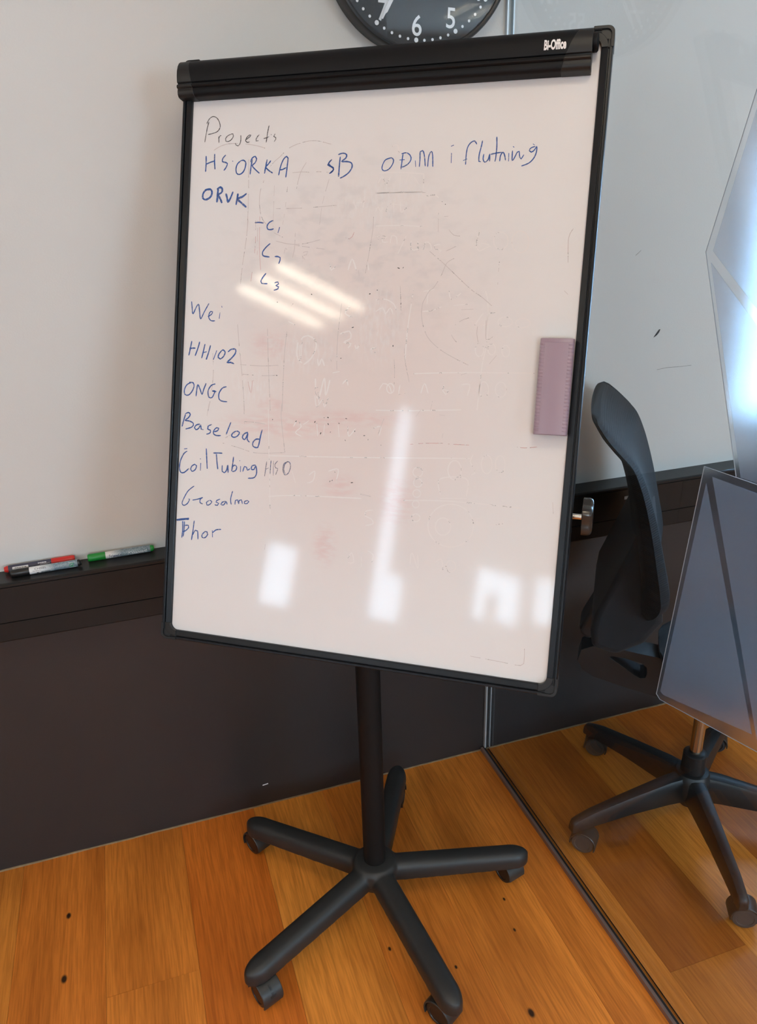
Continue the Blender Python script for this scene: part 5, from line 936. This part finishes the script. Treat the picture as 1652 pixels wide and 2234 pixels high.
# local x = forward, y = left
FR = [(1.067, -.286), (1.062, -.280), (1.052, -.267), (1.04, -.253), (1.016, -.226), (.992, -.203), (.953, -.183), (.908, -.166), (.852, -.148), (.786, -.130), (.740, -.118), (.706, -.113), (.676, -.121), (.652, -.140), (.632, -.165)]
TH = [.018, .021, .024, .028, .031, .032, .036, .040, .046, .052, .056, .056, .050, .036, .016]
def hwid(z):
    if z > 0.98: return 0.145+0.090*math.sqrt(max(0.0, 1-((z-0.98)/0.0875)**4))
    if z < 0.74: return 0.10+0.135*math.sqrt(max(0.0, 1-((0.74-z)/0.112)**2))
    return 0.235
def fr_dense():
    P = catmull([Vector((z, s, t)) for (z, s), t in zip(FR, TH)], 0.010); return P
bm = bmesh.new(); rings = []
NW = 20
for p in fr_dense():
    z, s, th = p; w = hwid(z); ring = []
    for i in range(NW+1):
        q = -1+2*i/NW; e = math.sqrt(max(0.0, 1-abs(q)**8))
        dish = -0.020*(1-q*q)*min(1, max(0, 1.10-z)/0.1)
        ring.append((s+dish-th*0.5*(1-e), q*w, z))
    for i in range(NW, -1, -1):
        q = -1+2*i/NW; e = math.sqrt(max(0.0, 1-abs(q)**8))
        dish = -0.020*(1-q*q)*min(1, max(0, 1.10-z)/0.1)
        ring.append((s+dish-th+th*0.5*(1-e)-0.0005, q*w, z+0.004))
    rings.append(ring)
loft(bm, rings)
back = obj('backrest', bm, M['fabric'], ch, smooth=60)
# rear housing of the backrest, wedge shaped
bm = bmesh.new()
side = [(-.185, .885), (-.210, .800), (-.246, .700), (-.268, .640), (-.272, .600), (-.266, .560), (-.215, .548), (-.16, .585), (-.128, .640), (-.135, .72), (-.155, .82)]
def hs(y, k): 
    cx, cz = -.20, .68
    return [(cx+(a-cx)*k, y, cz+(b-cz)*k) for a, b in side]
loft(bm, [hs(-.175, .93), hs(-.160, 1.0), hs(.160, 1.0), hs(.175, .93)])
obj('back_housing', bm, M['fabric_dark'], ch, smooth=50, bevel=0.01, segs=3)
bm = bmesh.new()
pad = [(-.235, .66), (-.262, .615), (-.292, .545), (-.297, .53), (-.292, .515), (-.275, .505), (-.255, .52), (-.225, .60)]
prism(bm, pad, lambda p, t: (p[0], t, p[1]), -0.045, 0.045)
obj('back_lever', bm, M['chair_shell'], ch, bevel=0.008, segs=3)
# spine bracket linking seat and backrest, with a three-cornered opening
bm = bmesh.new()
def ribx(outer, inner, y0, y1):
    V = []
    n = len(outer)
    for y in (y0, y1):
        V.append(([bm.verts.new((a, y, b)) for a, b in outer], [bm.verts.new((a, y, b)) for a, b in inner]))
    for i in range(n):
        j = (i+1) % n
        (o0, i0), (o1, i1) = V
        bm.faces.new((o0[i], o0[j], o1[j], o1[i])); bm.faces.new((i0[j], i0[i], i1[i], i1[j]))
        bm.faces.new((o0[j], o0[i], i0[i], i0[j])); bm.faces.new((o1[i], o1[j], i1[j], i1[i]))
outer = [(-.262, .481), (-.225, .484), (-.175, .478), (-.12, .472), (-.06, .462), (.0, .440), (.0, .352), (-.083, .358), (-.18, .377), (-.258, .396), (-.283, .412), (-.296, .436), (-.290, .466)]
inner = [(-.222, .4575), (-.215, .459), (-.190, .4575), (-.150, .450), (-.138, .440), (-.136, .425), (-.139, .412), (-.149, .409), (-.165, .417), (-.190, .434), (-.205, .444), (-.215, .450), (-.222, .455)]
ribx(outer, inner, -0.03, 0.03)
obj('back_bracket', bm, M['chair_shell'], ch, bevel=0.005, segs=2)
bm = bmesh.new(); box(bm, -.255, -.215, -0.028, 0.028, .476, .56); obj('back_post', bm, M['chair_shell'], ch, bevel=0.006)
# seat
bm = bmesh.new(); rings = []
for x, w, z, t in ((-.115, .05, .492, .012), (-.105, .085, .494, .034), (-.07, .140, .494, .048), (0.0, .20, .492, .05), (.10, .225, .494, .05), (.24, .215, .492, .046), (.290, .17, .482, .03), (.305, .12, .474, .012)):
    ring = []
    for i in range(28):
        a = 2*PI*i/28; cq = math.copysign(abs(math.cos(a))**0.55, math.cos(a)); sq = math.copysign(abs(math.sin(a))**0.7, math.sin(a))
        ring.append((x, w*cq, z-t/2+t/2*sq+0.012*(cq*cq)))
    rings.append(ring)
loft(bm, rings)
obj('seat', bm, M['fabric'], ch, smooth=60)
bm = bmesh.new(); box(bm, -.04, .13, -.06, .06, .352, .455); obj('seat_mechanism', bm, M['chair_shell'], ch, bevel=0.012, segs=3)
# column
bm = bmesh.new(); lathe(bm, [(0.0145, 0.10), (0.0145, 0.36)], 'Z', (0, 0, 0), 28); obj('gas_column', bm, M['chrome'], ch, smooth=40)
bm = bmesh.new(); lathe(bm, [(0.028, 0.11), (0.0285, 0.150), (0.0275, 0.198), (0.0235, 0.202), (0.015, 0.203)], 'Z', (0, 0, 0), 28); obj('column_sleeve', bm, M['chair_shell'], ch, smooth=40)
bm = bmesh.new(); lathe(bm, [(0.012, 0.042), (0.020, 0.044), (0.022, 0.075), (0.040, 0.080), (0.046, 0.10), (0.045, 0.135), (0.038, 0.146), (0.029, 0.148)], 'Z', (0, 0, 0), 40); obj('base_hub', bm, M['chair_shell'], ch, smooth=45)
for k in range(5):
    a = math.radians(34.8+72*k) - (PI/2-PHI)
    ca, sa = math.cos(a), math.sin(a)
    bm = bmesh.new(); rings = []
    for r, w, zt, zb in ((0.025, .021, .142, .070), (0.07, .019, .140, .072), (0.18, .0155, .122, .070), (0.28, .0135, .103, .063), (0.316, .0125, .091, .058), (0.328, .0118, .086, .056), (0.333, .009, .078, .055)):
        pts = [(-w*1.0, zb), (-w*1.08, zb+0.3*(zt-zb)), (-w, zt-0.010), (-w*.8, zt-0.003), (-w*.35, zt), (w*.35, zt), (w*.8, zt-0.003), (w, zt-0.010), (w*1.08, zb+0.3*(zt-zb)), (w, zb)]
        rings.append([(ca*r-sa*q, sa*r+ca*q, z) for q, z in pts])
    loft(bm, rings)
    leg = obj('base_leg', bm, M['chair_shell'], ch, smooth=40)
    wd = [math.radians(-40), math.radians(140), math.radians(135), math.radians(150), math.radians(-35)][k] - (PI/2-PHI)
    make_caster(leg, 0.309*ca, 0.309*sa, wd, zc=0.0280, R=0.0272, mt='tyre')
